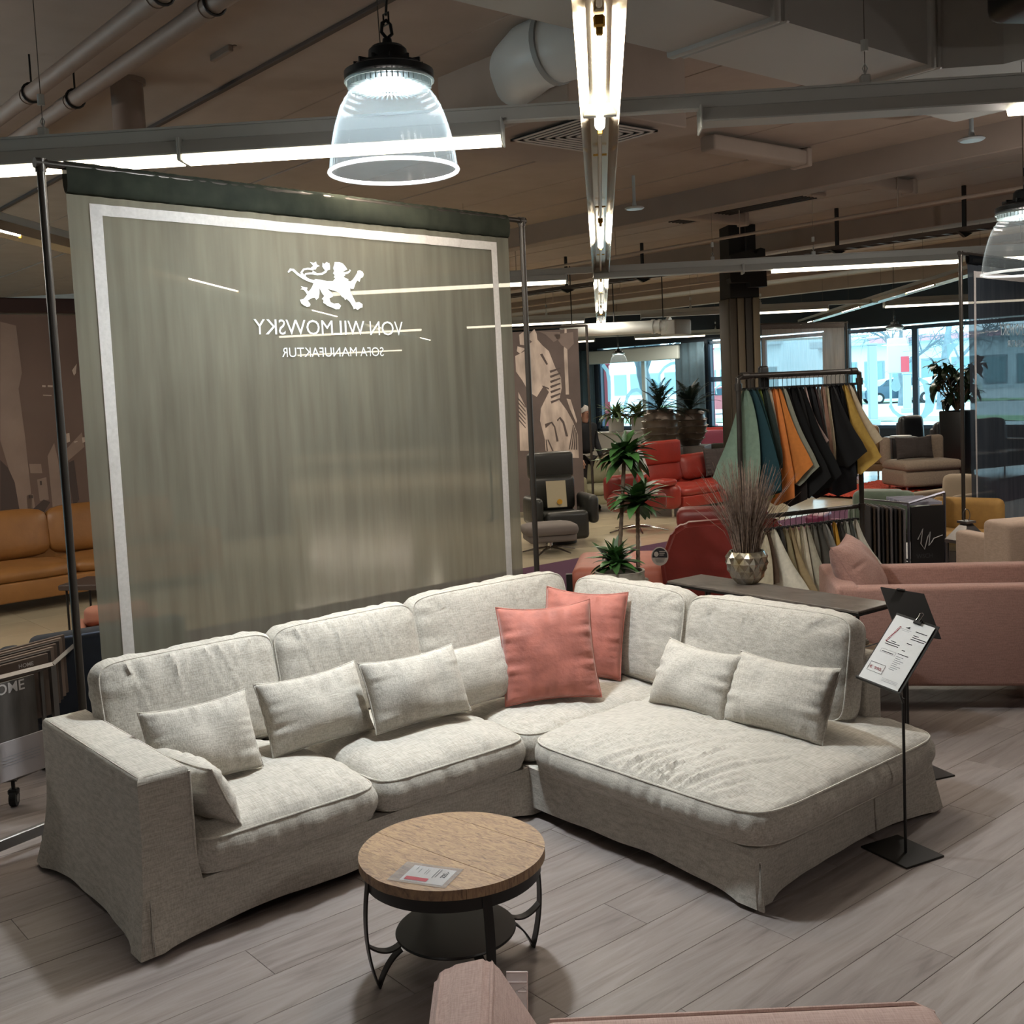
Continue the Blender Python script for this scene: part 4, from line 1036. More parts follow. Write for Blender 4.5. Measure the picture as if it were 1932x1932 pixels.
# ================================================================== GREY BANNER WITH PIPE FRAME
def banner(P0, P1, H, lab, fab, mb=.045, t0=.034, t1=.955, sleeve=.12, zb=.35, seed=0, framem=None, group=None):
    d = (P1 - P0); L = d.xy.length; rz = math.atan2(d.y, d.x)
    t = thing('banner_frame', lab, 'banner', (P0.x, P0.y, 0), rz, group)
    pm_ = framem or mat('dark_steel_tube', '3e3934', .35, .6)
    r = .019
    for x, nm in ((0, 'pole'), (L, 'pole')):
        b = B(); b.cyl((x, 0, .01), (x, 0, H - .02), r, n=14); b.build(nm, pm_, t)
        b = B(); b.box((x, 0, .006), (.12, .5, .012), r=.003, seg=1); b.build('foot_plate', pm_, t, smooth=0)
        b = B(); b.cyl((x, 0, H - .05), (x, 0, H + .008), r * 1.25, n=14); b.cyl((x - r * 1.4, 0, H - .012), (x + r * 1.4, 0, H - .012), r * 1.25, n=14); b.build('elbow_joint', pm_, t)
    b = B(); b.cyl((0, 0, H - .012), (L, 0, H - .012), r * .9, n=14); b.build('top_bar', pm_, t)
    X0, X1 = L * t0, L * t1
    def fold(x, z):
        k = (H - z)
        return .012 * nz3(x * 5 + seed, .3 * k, 1) + .010 * math.sin(x * 11 + 1.3 * nz3(x * 2, k * .3, 2)) * min(1, k * .6) + .006 * nz3(x * 17, k * .5, 5 + seed)
    return t, X0, X1, L, fold
BP0, BP1 = Vector((1.64, 5.17, 0)), Vector((4.84, 5.55, 0)); BH = 3.12
fabm = sheer('grey_sheer_fabric', '79776b', .80, .42, col2='6a685e', scale=3, stretch=(5, 1, .4))
slv = sheer('dark_green_sleeve', '34372f', .97, .15, col2='292b26', scale=10)
bn, X0, X1, BL_, fold = banner(BP0, BP1, BH, 'big grey see-through banner with lion emblem on a pipe frame behind the sofa', fabm)
zb = .3
b = B(); b.grid(lambda u, v: Vector((X0 + (X1 - X0) * u, -.0 - fold(X0 + (X1 - X0) * u, zb + (BH - .13 - zb) * v), zb + (BH - .13 - zb) * v)), 170, 24); b.build('fabric', fabm, bn, smooth=80, keepn=True)
def slf(u, v):
    x = X0 + (X1 - X0) * u; a = v * 2 * PI; cy = -fold(x, BH - .13) * (1 - math.cos(a)) / 2
    rr = .024 + .004 * nz3(x * 22, v * 3, 8)
    return Vector((x, cy + rr * math.sin(a), BH - .012 + rr + (-.14) * (1 - math.cos(a)) / 2 * 1.0 - rr * (1 - math.cos(a)) * .2))
b = B(); b.grid(slf, 170, 12); b.build('sleeve', slv, bn, smooth=80)
whitep = sheer('white_print', 'd2cdc9', .97, .35, col2='c6c1bd'); emb = sheer('bright_print', 'eef4f6', .97, .4, col2='e4ecef')
def strip(x0, x1, z0, z1, off=.006):
    nu = max(1, int((x1 - x0) / .02)); nv = max(1, int((z1 - z0) / .1))
    b_ = B.cur; b_.grid(lambda u, v: Vector((x0 + (x1 - x0) * u, -fold(x0 + (x1 - x0) * u, z0 + (z1 - z0) * v) - off, z0 + (z1 - z0) * v)), nu, nv)
B.cur = B(); sx0, sx1, sz1, sw = X0 + .105, X1 - .115, BH - .172, .052
strip(sx0, sx0 + sw * 1.15, zb, sz1); strip(sx1 - sw, sx1, zb, sz1); strip(sx0, sx1, sz1 - sw, sz1, .007)
B.cur.build('border_print', whitep, bn, smooth=80, keepn=True)
dB = (BP1 - BP0).normalized(); nB = Vector((-dB.y, dB.x, 0))
def on_ban(px, py):
    d = RZ @ (F0 + RT * ((px - CXP) / FPX) + UP * ((CYP - py) / FPX)); o = Vector((0, 0, CAMH))
    t = (BP0 - o).dot(nB) / d.dot(nB); p = o + d * t
    return ((p - BP0).dot(dB), p.z)
def zz(p): return on_ban(440 + p[0] / 5.367, 460 + p[1] / 5.367)
lion = [(1018,185),(1060,187),(1095,205),(1125,238),(1140,262),(1115,274),(1088,290),(1110,290),(1140,284),(1158,276),(1165,260),(1176,272),(1165,292),(1140,308),(1112,313),(1118,325),(1100,332),(1115,347),(1150,360),(1150,377),(1172,382),(1195,365),(1225,325),(1245,295),(1250,275),(1275,271),(1300,285),(1312,310),(1303,338),(1280,352),(1270,387),(1245,372),(1225,402),(1205,457),(1185,460),(1168,450),(1172,490),(1195,535),(1225,597),(1262,590),(1298,612),(1298,645),(1275,652),(1245,672),(1222,657),(1203,665),(1195,640),(1165,590),(1130,560),(1115,572),(1100,547),(1085,540),(1060,500),(1035,485),(990,470),(945,458),(985,492),(1005,522),(998,538),(965,552),(978,592),(1010,607),(1055,603),(1078,630),(1062,663),(1030,665),(985,645),(945,630),(920,607),(903,600),(905,570),(888,560),(912,530),(892,505),(878,480),(863,447),(863,500),(855,548),(830,570),(815,547),(800,547),(770,560),(745,577),(772,610),(768,634),(735,640),(705,625),(680,605),(665,568),(700,560),(715,545),(738,515),(715,480),(700,466),(670,462),(690,450),(674,430),(705,438),(742,446),(735,468),(750,485),(775,460),(795,420),(802,395),(760,382),(800,372),(822,358),(870,365),(940,378),(1000,378),(1022,352),(1008,340),(1018,320),(1001,300),(1012,275),(1002,248),(1012,215)]
tails = [([(552,290),(575,262),(600,265),(640,305),(700,345),(760,372),(805,385)], [14,26,24,24,28,30,30]), ([(742,362),(700,330),(680,292),(702,262),(745,252),(800,262)], [26,26,22,20,18,24]), ([(706,335),(724,306),(780,302),(840,310),(890,306),(925,285),(942,250)], [20,18,18,22,22,24,26]), ([(790,285),(825,302)], [24,20])]
tuft = [[(764,184),(800,196),(825,182),(834,212),(866,226),(836,238),(822,262),(790,262),(778,240),(798,226)], [(896,192),(912,206),(940,183),(950,196),(964,198),(970,226),(970,262),(930,276),(908,255),(892,232)]]
b = B()
def addpoly(b, P):
    tri = tessellate_polygon([[Vector((p[0], p[1], 0)) for p in P]])
    b.add([(p[0], -fold(p[0], p[1]) - .009, p[1]) for p in P], [tuple(t_) for t_ in tri])
addpoly(b, [zz(p) for p in lion])
for tf in tuft: addpoly(b, [zz(p) for p in tf])
for pts, ws in tails:
    Ls, Rs = [], []
    for i, p in enumerate(pts):
        a, c = Vector(pts[max(i - 1, 0)]), Vector(pts[min(i + 1, len(pts) - 1)]); tt = (c - a).normalized(); nn = Vector((-tt.y, tt.x)) * ws[i] / 2
        Ls.append((p[0] + nn.x, p[1] + nn.y)); Rs.append((p[0] - nn.x, p[1] - nn.y))
    for i in range(len(pts) - 1): addpoly(b, [zz(Ls[i]), zz(Ls[i + 1]), zz(Rs[i + 1]), zz(Rs[i])])
b.build('lion_emblem', emb, bn, smooth=0, label='white walking lion emblem', keepn=True)
def bantext(body, pl, pr, ptop, name='lettering'):
    a, c, tp = on_ban(*pl), on_ban(*pr), on_ban(*ptop)
    vs, fs = text_geo(body, width=c[0] - a[0], height=tp[1] - a[1], mirror=True)
    b = B(); b.add([(a[0] + v[0], -fold(a[0] + v[0], a[1] + v[2]) - .009, a[1] + v[2]) for v in vs], fs); b.build(name, emb, bn, smooth=0, keepn=True, label='white mirror-reversed lettering')
bantext('VON WILMOWSKY', (477, 631), (761, 635), (477, 602))
bantext('SOFA MANUFAKTUR', (530, 674), (724, 676), (530, 656))

# ================================================================== PINK ARMCHAIR IN THE FOREGROUND
blush = weave('blush_wool', 'cdb2a8', 'b99c92', bump=.2, s=1.6)
FPm = Matrix.Rotation(-YAW, 4, 'Z')
q = RZ @ Vector((.247, 1.765, 0))
fc = thing('blush_armchair', 'blush pink armchair seen from above at the bottom edge', 'armchair', (q.x, q.y, 0), -YAW)
b = B(); b.box((.18, -.05, .25), (1.02, .72, .3), r=.04); b.build('seat_base', blush, fc)
b = B(); b.box((.23, -.05, .42), (.75, .5, .13), r=.05, seg=4); b.build('seat_cushion', blush, fc)
b = B(); b.prism([(-.50, .2), (-.14, .2), (-.14, .51), (-.325, .828), (-.34, .842), (-.42, .828), (-.452, .806), (-.48, .6)], -.38, .385, Matrix(((1, 0, 0, 0), (0, 0, 1, 0), (0, 1, 0, 0), (0, 0, 0, 1))))
bmesh.ops.bevel(b.bm, geom=b.bm.edges[:], offset=.012, segments=3, affect='EDGES')
bk_ = b.build('backrest', blush, fc, smooth=50)
b = B(); b.tube([(-.333, y, .834) for y in (-.37, -.1, .2, .365)] + [(-.333, .384, .815), (-.325, .388, .78), (-.295, .388, .72)], .004, 6); b.tube([(-.436, y, .816) for y in (-.37, 0, .365)] + [(-.442, .384, .80), (-.455, .388, .76), (-.475, .388, .6)], .004, 6); b.build('piping', blush, bk_)
for sy, yy in ((1, .335), (-1, -.42)):
    b = B(); b.box((.165, yy, .466), (.82, .12, .462), r=.03, seg=4); a_ = b.build('arm', blush, fc)
    b = B(); b.tube([(-.22, yy + .058, .688), (.535, yy + .058, .69), (.572, yy + .05, .676), (.577, yy + .05, .5)], .005, 6); b.build('piping', blush, a_)
for x in (-.25, .6):
    for y in (-.3, .25):
        b = B(); b.cyl((x, y, .11), (x, y, 0), .02, .014, n=10); b.build('leg', blk, fc)
t = thing('acrylic_sign_holder', 'clear acrylic price holder hanging behind the foreground armchair', 'sign holder', (0, 0, 0))
M, w_, h_ = frame_from(D(955, 1932, 2.28), D(995, 1932, 2.28), D(955, 1834, 2.3))
b = B(); b.box((w_ / 2, h_ / 2, 0), (w_, h_, .003), M=M); b.build('sheet', clear, t, smooth=0)
b = B()
for c_, s_ in (((w_ / 2, h_, 0), (w_, .0025, .005)), ((w_, h_ / 2, 0), (.0025, h_, .005)), ((w_ / 2, h_ * .8, 0), (w_, .002, .005)), ((w_ * .75, h_ * .62, 0), (w_ * .4, .002, .005))): b.box(c_, s_, M=M)
b.build('edge', mat('acrylic_edge', 'cfc4c4', .3), t, smooth=0)
# ================================================================== CONSOLE TABLE AND PLANTER
slate = wood('slate_wood', '6f665e', '3f3833', '5a524b', sc=(6, 3, 3), rough=.35, bump=.08)
ct = thing('console_table', 'long narrow console table with dark wood top and black angled legs behind the chaise', 'console table', (5.17, 3.85, 0), R_(-3))
b = B(); b.box((0, 0, .742), (.31, 1.40, .016), r=.003, seg=1); b.build('top', slate, ct, smooth=0)
b = B(); b.box((0, 0, .729), (.32, 1.41, .012)); b.build('top_frame', blk, ct, smooth=0)
b = B(); b.box((0, -.05, .50), (.27, 1.22, .014), r=.003, seg=1); b.build('shelf', mat('raw_oak_shelf', '8a7152', .6, n=.15, scale=6), ct, smooth=0)
for sy in (-1, 1):
    b = B()
    for pts in ([(-.15, sy * .69, .73), (-.15, sy * .69, 0)], [(.15, sy * .69, .73), (.22, sy * .72, .66), (.22, sy * .72, 0)], [(-.15, sy * .6, .5), (.2, sy * .6, .5)]): b.tube(pts, .012, 4)
    b.build('leg', blk, ct, smooth=0)
for y in (-.25, .12, .35):
    b = B(); b.tube([(-.15, y, .725), (-.15, y + .05, .0)], .011, 4); b.build('leg', blk, ct, smooth=0)
def rel(o, p): return Matrix.Translation(o.location) @ Matrix.Rotation(o.rotation_euler.z, 4, 'Z') @ Vector(p)
for i, (y, col, lab) in enumerate(((-.50, '8f867a', 'grey swatch folder on the console shelf, nearest its right end'), (-.38, 'a08a66', 'tan swatch folder on the console shelf behind the grey one'))):
    p = rel(ct, (0, y, .507)); b = B(); b.box((0, 0, .012), (.22, .16, .022), r=.003, seg=1); bb = B(); bb.box((0, .004, .027), (.21, .15, .006))
    t = thing('swatch_folder', lab, 'folder', p, R_(20 * i)); b.build('pages', mat('pg' + col, col, .8), t, smooth=0); bb.build('cover', mat('cv' + col, 'b7aea2' if i == 0 else 'b59c70', .7), t, smooth=0)
pg = G(1410, 1100, .75)
pt = thing('faceted_planter', 'silver and gold faceted pot with dry grass standing on the console table', 'plant pot', (pg.x, pg.y, .75))
b = B(); n = 12; prof = [(.062, 0), (.085, .04), (.108, .085), (.118, .13), (.116, .17), (.106, .20)]
ring = lambda k: [Vector((prof[k][0] * math.cos(2 * PI * (j + .5 * (k % 2)) / n), prof[k][0] * math.sin(2 * PI * (j + .5 * (k % 2)) / n), prof[k][1])) for j in range(n)]
RR = [ring(k) for k in range(6)]
tri = []
for k in range(4):
    for j in range(n):
        a = RR[k][j]; up = RR[k + 2][j]; l = RR[k + 1][(j - 1) % n] if k % 2 == 0 else RR[k + 1][j]; r = RR[k + 1][j] if k % 2 == 0 else RR[k + 1][(j + 1) % n]
        c = (a + up + l + r) / 4; c = c + Vector((c.x, c.y, 0)).normalized() * .018
        b.add([a, r, up, l, c], [(0, 1, 4), (1, 2, 4), (2, 3, 4), (3, 0, 4)])
for k, kk in ((0, 1), (5, 4)):
    for j in range(n):
        if k == 0: b.add([RR[0][j], RR[0][(j + 1) % n], RR[1][j]], [(0, 1, 2)])
        else: b.add([RR[5][j], RR[5][(j + 1) % n], RR[4][(j + 1) % n]], [(0, 1, 2)])
b.lathe([(.0, .001), (.062, .001)], 12); b.lathe([(.106, .2), (.096, .2), (.09, .17)], 12)
metalpot = mat('worn_silver_gold', 'c2c0bc', .25, .9, n=.3, scale=9, col2='a89468', bump=.1, bscale=60)
b.build('pot', metalpot, pt, smooth=0)
b = B(); b.disc((0, 0, .175), .093, 24); b.build('soil', mat('dry_soil', '3a2e25', 1), pt, smooth=0)
rg = random.Random(5); b = B()
for i in range(620):
    a = rg.uniform(0, 2 * PI); r0 = .075 * math.sqrt(rg.random()); tl = rg.uniform(.05, .30) * (.3 + .7 * rg.random()); h_ = rg.uniform(.30, .62) * (1 - tl * .5)
    w_ = .0022; p0 = Vector((r0 * math.cos(a), r0 * math.sin(a), .17)); dr = Vector((math.cos(a + rg.uniform(-.5, .5)), math.sin(a + rg.uniform(-.5, .5)), 0))
    s_ = Vector((rg.uniform(-1, 1), rg.uniform(-1, 1), 0)).normalized()
    ps = [p0, p0 + dr * tl * .25 + Vector((0, 0, h_ * .45)), p0 + dr * tl + Vector((0, 0, h_))]
    b.add([ps[0] - s_ * w_, ps[0] + s_ * w_, ps[1] + s_ * w_ * 1.1, ps[1] - s_ * w_ * 1.1, ps[2] + s_ * w_ * .4, ps[2] - s_ * w_ * .4], [(0, 1, 2, 3), (3, 2, 4, 5)])
o = b.build('dry_grass', mat('dry_grass', '8a7465', .8, n=.5, scale=40, col2='4d3f36'), pt, smooth=0, keepn=True); o['kind'] = 'stuff'

# ================================================================== CLOTHES RACK WITH FABRIC SWATCHES
pipe_m = mat('dark_pipe', '3d3833', .4, .6, n=.2, scale=10)
RL, RRt = G(1400, 980, .93), G(1626, 955, .93); RL = RL; 
dr = (RRt - RL); RLn = dr.length; rz_ = math.atan2(dr.y, dr.x)
rk = thing('clothes_rack', 'black pipe clothes rack with two rails of fabric samples behind the console', 'clothes rack', (RL.x, RL.y, 0), rz_)
b = B(); b.tube([(0, 0, 1.94), (.0, 0, 1.99), (.04, 0, 2.01), (RLn - .04, 0, 2.01), (RLn, 0, 1.99), (RLn, 0, 1.94)], .021, 12); b.build('top_rail', pipe_m, rk)
b = B(); b.cyl((0, .02, .93), (RLn, .02, .93), .018, n=12); b.build('lower_rail', pipe_m, rk)
for x in (0, RLn):
    b = B(); b.cyl((x, 0, .02), (x, 0, 1.96), .02, n=12); b.box((x, 0, .012), (.06, .5, .02), r=.004, seg=1); b.build('post', pipe_m, rk)
    for z0_ in (1.9, .9):
        b = B(); b.cyl((x, 0, z0_), (x, 0, z0_ + .055), .028, n=12); b.build('joint', pipe_m, rk)
    b = B(); b.cyl((x + (.03 if x == 0 else -.03), 0, 2.01), (x + (.09 if x == 0 else -.09), 0, 2.01), .028, n=12); b.build('joint', pipe_m, rk)
b = B(); b.box((.28, .06, 1.98), (.085, .05, .2), r=.02); b.build('hook_block', dkm, rk)
rs = random.Random(11)
def swatch(x, ztop, L, Wd, col, lab, grp, skew=0, ang=-62, zoff=0, tagp=False, y=0, notch=.2):
    p = rel(rk, (x, y, ztop)); t = thing('fabric_swatch', lab, 'fabric sample', p, rz_ + R_(ang), grp)
    sd = rs.uniform(0, 99); nu, nv = 12, 10
    def fn(u, v):
        c = (v - .5); s = .10 + .9 * min(1, u * 1.25) ** .75
        z = -.075 - L * u + (notch * L * (abs(c) * 2) * (u ** 2)) * (1 if c * skew > 0 else .35)
        return Vector((c * Wd * s + skew * .12 * u * u, .012 * math.sin(c * 17 + sd) * (1 - .4 * u) + .004 * nz3(u * 4, c * 5, sd), z))
    b = B(); b.grid(fn, nu, nv); o = b.build('fabric', mat('cloth_' + col, col, .95, n=.08, scale=30), t, smooth=80, keepn=True)
    b = B(); b.tube([(.0, .0, -.07), (0, 0, -.01), (.012, 0, .02), (.025, .0, .012)], .0022, 5); b.box((0, 0, -.075), (.06, .012, .02), r=.003, seg=1); b.build('hanger', dkm, t)
    if tagp:
        b = B(); b.box((-.06, -.03, -L * .86), (.09, .003, .15)); b.build('paper_tag', paper, t, smooth=0)
    return t
U = [('6f8373', .80, .27, -1, 'sage green swatch at the left end of the top rail'), ('12333a', .78, .34, 0, 'dark petrol swatch beside the sage green one'), ('13302f', .80, .30, 0, 'deep green swatch, third from the left on the top rail'), ('6f7f3a', .84, .16, 0, 'olive swatch peeping out below the deep green one'), ('25302d', .62, .2, 0, 'narrow black-green swatch left of the cream one'), ('c9c0ae', .50, .13, 0, 'cream swatch left of the orange swatches'), ('c8763a', .86, .22, 0, 'orange swatch hanging lowest on the top rail'), ('bf7434', .70, .22, 1, 'shorter orange swatch on the top rail'), ('7b7c6e', .72, .24, 1, 'grey-olive swatch right of the orange ones'), ('18120f', .88, .22, 0, 'near-black brown swatch right of the grey-olive one'), ('0d0d0e', .82, .28, 1, 'black swatch, first of the wide black group'), ('101010', .84, .26, 0, 'black swatch, second of the wide black group'), ('0b0c0d', .80, .3, 1, 'black swatch, third of the wide black group, with a squared hem'), ('a08b84', .50, .09, 1, 'dusty rose narrow swatch between the black ones'), ('101013', .80, .24, 0, 'black swatch just right of the dusty rose one'), ('2a1716', .84, .2, 0, 'dark maroon swatch under the middle of the top rail'), ('8b8a86', .66, .14, 0, 'grey swatch right of the middle of the top rail'), ('b08d7a', .62, .12, 0, 'salmon beige swatch right of the grey one'), ('c4baa0', .60, .1, 0, 'pale cream narrow swatch beside the salmon one'), ('0f0f10', .62, .24, 1, 'black swatch with a white paper tag'), ('1b1d22', .84, .24, 0, 'charcoal swatch with folded hem hanging low at the right'), ('131313', .74, .2, 0, 'black swatch left of the mustard one'), ('c4a050', .68, .26, 1, 'mustard yellow swatch near the right end'), ('b0a28a', .52, .22, 1, 'beige swatch at the right end of the top rail'), ('39322c', .60, .16, 0, 'dark taupe swatch, last at the right end of the top rail')]
for i, (c_, L_, W_, sk, lab) in enumerate(U):
    swatch(.07 + (RLn - .14) * i / (len(U) - 1), 1.985, L_ * 1.05, W_ * 1.3, c_, lab, 'fabric swatches on the top rail', skew=sk, tagp='paper tag' in lab)
LW = [('b3a890', .66, .2, 'beige linen swatch at the left end of the lower rail'), ('5a4636', .4, .12, 'brown swatch second on the lower rail'), ('cfc8b6', .52, .22, 'cream swatch hanging over the black folder'), ('33312c', .5, .16, 'dark charcoal swatch on the left part of the lower rail'), ('8e8264', .5, .16, 'khaki swatch on the lower rail'), ('9a8765', .58, .14, 'tan swatch right of the khaki one'), ('c2b596', .66, .13, 'sand swatch in the middle of the lower rail'), ('bfb6a0', .68, .14, 'pale sand swatch just right of the middle'), ('a8a290', .60, .16, 'stone swatch right of the pale sand one'), ('6d6a60', .58, .18, 'mottled grey swatch on the lower rail'), ('4d4a43', .46, .18, 'dark grey wool swatch on the lower rail'), ('75726a', .62, .24, 'speckled grey tweed swatch on the lower rail'), ('26231f', .5, .14, 'black-brown swatch left of the yellow one'), ('c89a3c', .50, .12, 'golden yellow swatch on the lower rail'), ('3a3631', .4, .12, 'dark swatch right of the yellow one'), ('8b8c80', .42, .14, 'greenish grey swatch near the right end of the lower rail'), ('5b5d57', .42, .14, 'slate swatch next to the last on the lower rail'), ('c6c0b0', .42, .14, 'pale ivory swatch at the right end of the lower rail')]
for i, (c_, L_, W_, lab) in enumerate(LW):
    swatch(.2 + (RLn - .25) * i / (len(LW) - 1), .905, L_ * 1.1, W_ * 1.45, c_, lab, 'fabric swatches on the lower rail', skew=(i % 3) - 1, y=.02)

# ================================================================== PLANTS
leafm = mat('dark_leaf', '2c4a22', .45, n=.35, scale=9, spec=.5); leafm2 = mat('fresh_leaf', '35592a', .4, n=.3, scale=9)
def leaf(L, w_, droop, tw=0, n=7):
    b = B()
    def fn(u, v):
        x = L * u * (1 - .12 * droop * u); z = L * (.55 * u - .55 * droop * u * u); hw = w_ / 2 * math.sin(PI * min(1, .1 + .9 * u) ** .8) ** .8 if u < 1 else 0
        return Vector((x, (v - .5) * 2 * hw, z + abs(v - .5) * hw * .5))
    b.grid(fn, n, 2); return b
def leafmeshes(L, w_, m, ks=(.6, 1.0, 1.5)):
    out = []
    for d in ks:
        o = leaf(L, w_, d).build('leaf', m, None, smooth=70, keepn=True); out.append(o.data); bpy.data.objects.remove(o)
    return out
def rosette(parent, c, k, meshes, rr, smin=.7, smax=1.1, up=(0, 75)):
    for i in range(k):
        o = bpy.data.objects.new('leaf', rr.choice(meshes)); COL.objects.link(o); o.parent = parent
        el = R_(rr.uniform(*up)); az = rr.uniform(0, 2 * PI) + i * 2.4
        o.location = (c[0] + rr.uniform(-.012, .012), c[1] + rr.uniform(-.012, .012), c[2] + rr.uniform(-.05, .04))
        o.rotation_euler = (0, -el + R_(28), az); s = rr.uniform(smin, smax) * (1.0 if el < R_(50) else .75); o.scale = (s, s, s)
rr = random.Random(2)
DY = 7.6; dp = D(1170, 1100, DY)
dz0 = D(1170, 1092, DY).z
dc = thing('dragon_tree', 'dracaena with three leafy heads in a round stone pot behind the sofa corner', 'potted plant', (dp.x, dp.y, 0))
z0 = D(1170, 1076, DY).z
b = B(); b.lathe([(0, .01), (.14, .01), (.17, .06), (.182, z0 * .5), (.184, z0 - .09), (.172, z0 - .03), (.178, z0), (.16, z0), (.15, z0 - .04), (0, z0 - .04)], 32); pot = b.build('pot', mat('stone_pot', '8a8377', .8, n=.2, scale=12, bump=.5), dc)
for i in range(16):
    a = 2 * PI * i / 16; b = B()
    b.box((.183 * math.cos(a), .183 * math.sin(a), z0 - .12 + (.0 if i % 2 else -.13)), (.05, .06, .1), r=.012, M=None, seg=2); b.build('tile_relief', mat('stone_pot', '8a8377'), pot)
lm = leafmeshes(.235, .078, leafm2, (.25, .55, .9)); lmd = leafmeshes(.235, .072, leafm, (.25, .55, .9))
def relp(px, py, Y): v = D(px, py, Y); return (v.x - dp.x, v.y - dp.y, v.z)
bark = mat('cane_bark', '5b4a3a', .8, n=.3, scale=30, bump=.4)
for (px, py, px0, kk) in ((1178, 856, 1168, 74), (1203, 944, 1204, 60)):
    a = relp(px0, 1070, DY); c = relp(px, py, DY); b = B()
    pts = [Vector(a).lerp(Vector(c), i / 24) for i in range(25)]; b.tube(pts, [.013 + .0022 * (i % 2) for i in range(25)], 8); b.build('cane', bark, dc)
    rosette(dc, c, kk, lm + lmd, rr, .75, 1.15, up=(-35, 80))
rosette(dc, relp(1162, 1060, DY), 80, lm + lmd, rr, .7, 1.05, up=(-20, 80))
# tall ribbed planters with cycad fronds on plinths
frm = mat('cycad_frond', '14261c', .5, n=.3, scale=5)
def frond(L):
    b = B(); pts = [Vector((L * u, 0, L * (.75 * u - .55 * u * u))) for u in [i / 12 for i in range(13)]]; b.tube(pts, [.008 * (1 - .8 * i / 12) for i in range(13)], 5)
    for i in range(2, 13):
        for k in (0, .5):
            u = min(1, (i + k) / 12.5); p = Vector((L * u, 0, L * (.75 * u - .55 * u * u))); ll = .11 * math.sin(PI * (.12 + .8 * u))
            for sg in (-1, 1):
                e = p + Vector((ll * .6, sg * ll, -.01)); b.add([p + Vector((-.011, 0, .002)), p + Vector((.011, 0, .002)), e], [(0, 1, 2)])
    return b
def fr_mesh(L):
    o = frond(L).build('frond', frm, None, smooth=0, keepn=True); d = o.data; bpy.data.objects.remove(o); return d
fm = [fr_mesh(.46), fr_mesh(.60)]
plm = mat('bronze_ribbed_glaze', '5d534a', .35, .4, n=.3, scale=3)
def ribpot(px, pbot, Y, ptop, r, lab, seed, nf=32):
    p = D(px, pbot, Y); H_ = D(px, ptop, Y).z - p.z; rr = random.Random(seed)
    t = thing('ribbed_planter', lab, 'plant pot', (p.x, p.y, p.z), 0, 'tall ribbed planters with cycads')
    b = B(); M_ = 48; N_r = 40
    def fn(u, v):
        a = 2 * PI * u; z = H_ * v; base = r * (.50 + .56 * math.sin(PI * (.06 + .80 * v))); k = 5.6 * v + .13 * math.sin(a + seed) + .08 * math.sin(3 * a)
        base *= 1 + .15 * ((k % 1.0) ** 3); return Vector((base * math.cos(a), base * math.sin(a), z))
    b.grid(fn, M_, N_r); b.disc((0, 0, .002), r * .6, 24); b.disc((0, 0, H_ * .97), r * .8, 24); bmesh.ops.remove_doubles(b.bm, verts=b.bm.verts[:], dist=1e-4); b.build('pot', plm, t, smooth=40)
    for i in range(nf):
        o = bpy.data.objects.new('frond', rr.choice(fm)); COL.objects.link(o); o.parent = t; o.location = (0, 0, H_ * .96); o.rotation_euler = (rr.uniform(-.2, .2), -R_(rr.uniform(-28, 60)), i * 2.4 + rr.uniform(-.3, .3))
    return p
p1_ = ribpot(1247, 846, 18.8, 772, .285, 'left tall bronze ribbed planter with spiky cycad leaves', 1)
p2_ = ribpot(1303, 839, 19.4, 772, .275, 'right tall bronze ribbed planter with cycad leaves', 5)
plg = mat('grey_plinth', '6b6460', .6, n=.04, scale=2)
for px, pt_, Y, w_, lab in ((1248, 845, 18.8, .62, 'grey square plinth under the left ribbed planter'), (1303, 839, 19.4, .62, 'grey square plinth under the right ribbed planter')):
    p = D(px, pt_, Y); b = B(); b.box((0, 0, p.z / 2 - .004), (w_, w_, p.z - .012), r=.008, seg=1); b.box((0, 0, .03), (w_ - .06, w_ - .06, .06)); tag(b.build('plinth', plg, smooth=0), lab, 'plinth', loc=(p.x, p.y, .0), rz=yaw(-22))
# white flower pots on a sill board
sb = D(1185, 813, 21.5)
b = B(); b.box((0, 0, sb.z - .02), (2.0, .4, .04), r=.008, seg=1); b.box((0, 0, (sb.z - .04) / 2), (1.9, .3, sb.z - .04)); tag(b.build('white_sideboard', mat('white_lacquer', 'c4c4c0', .4), smooth=0), 'white sideboard under the two white flower pots', 'sideboard', loc=(sb.x, sb.y, 0), rz=yaw(-2))
lw = leafmeshes(.30, .05, mat('grey_green_leaf', '5c7448', .5, n=.3, scale=8))
for px, lab in ((1163, 'left white square pot with a loose green plant near the window'), (1206, 'right white square pot with a loose green plant near the window')):
    p = D(px, 812, 21.5); t = thing('white_flower_pot', lab, 'potted plant', (p.x, p.y, sb.z), yaw(5), 'white pots on the sideboard'); hh = .27
    b = B(); b.box((0, 0, hh / 2), (.26, .26, hh), r=.02, taper=(1.06, 1.06)); b.build('pot', mat('white_lacquer', 'c4c4c0', .4), t)
    rosette(t, (0, 0, hh + .04), 80, lw, rr, 1.1, 1.9, up=(5, 88))
p = D(1806, 805, 19.5)
t = thing('rubber_plant', 'bushy dark-leaved plant in a tall black pot in front of the right window', 'potted plant', (p.x, p.y, 0), 0)
b = B(); b.box((0, 0, .62), (.42, .42, 1.24), r=.03, taper=(1.1, 1.1)); b.build('pot', mat('black_pot', '121315', .4), t)
lk = leafmeshes(.24, .1, mat('glossy_dark_leaf', '23331f', .35, n=.3, scale=5)); 
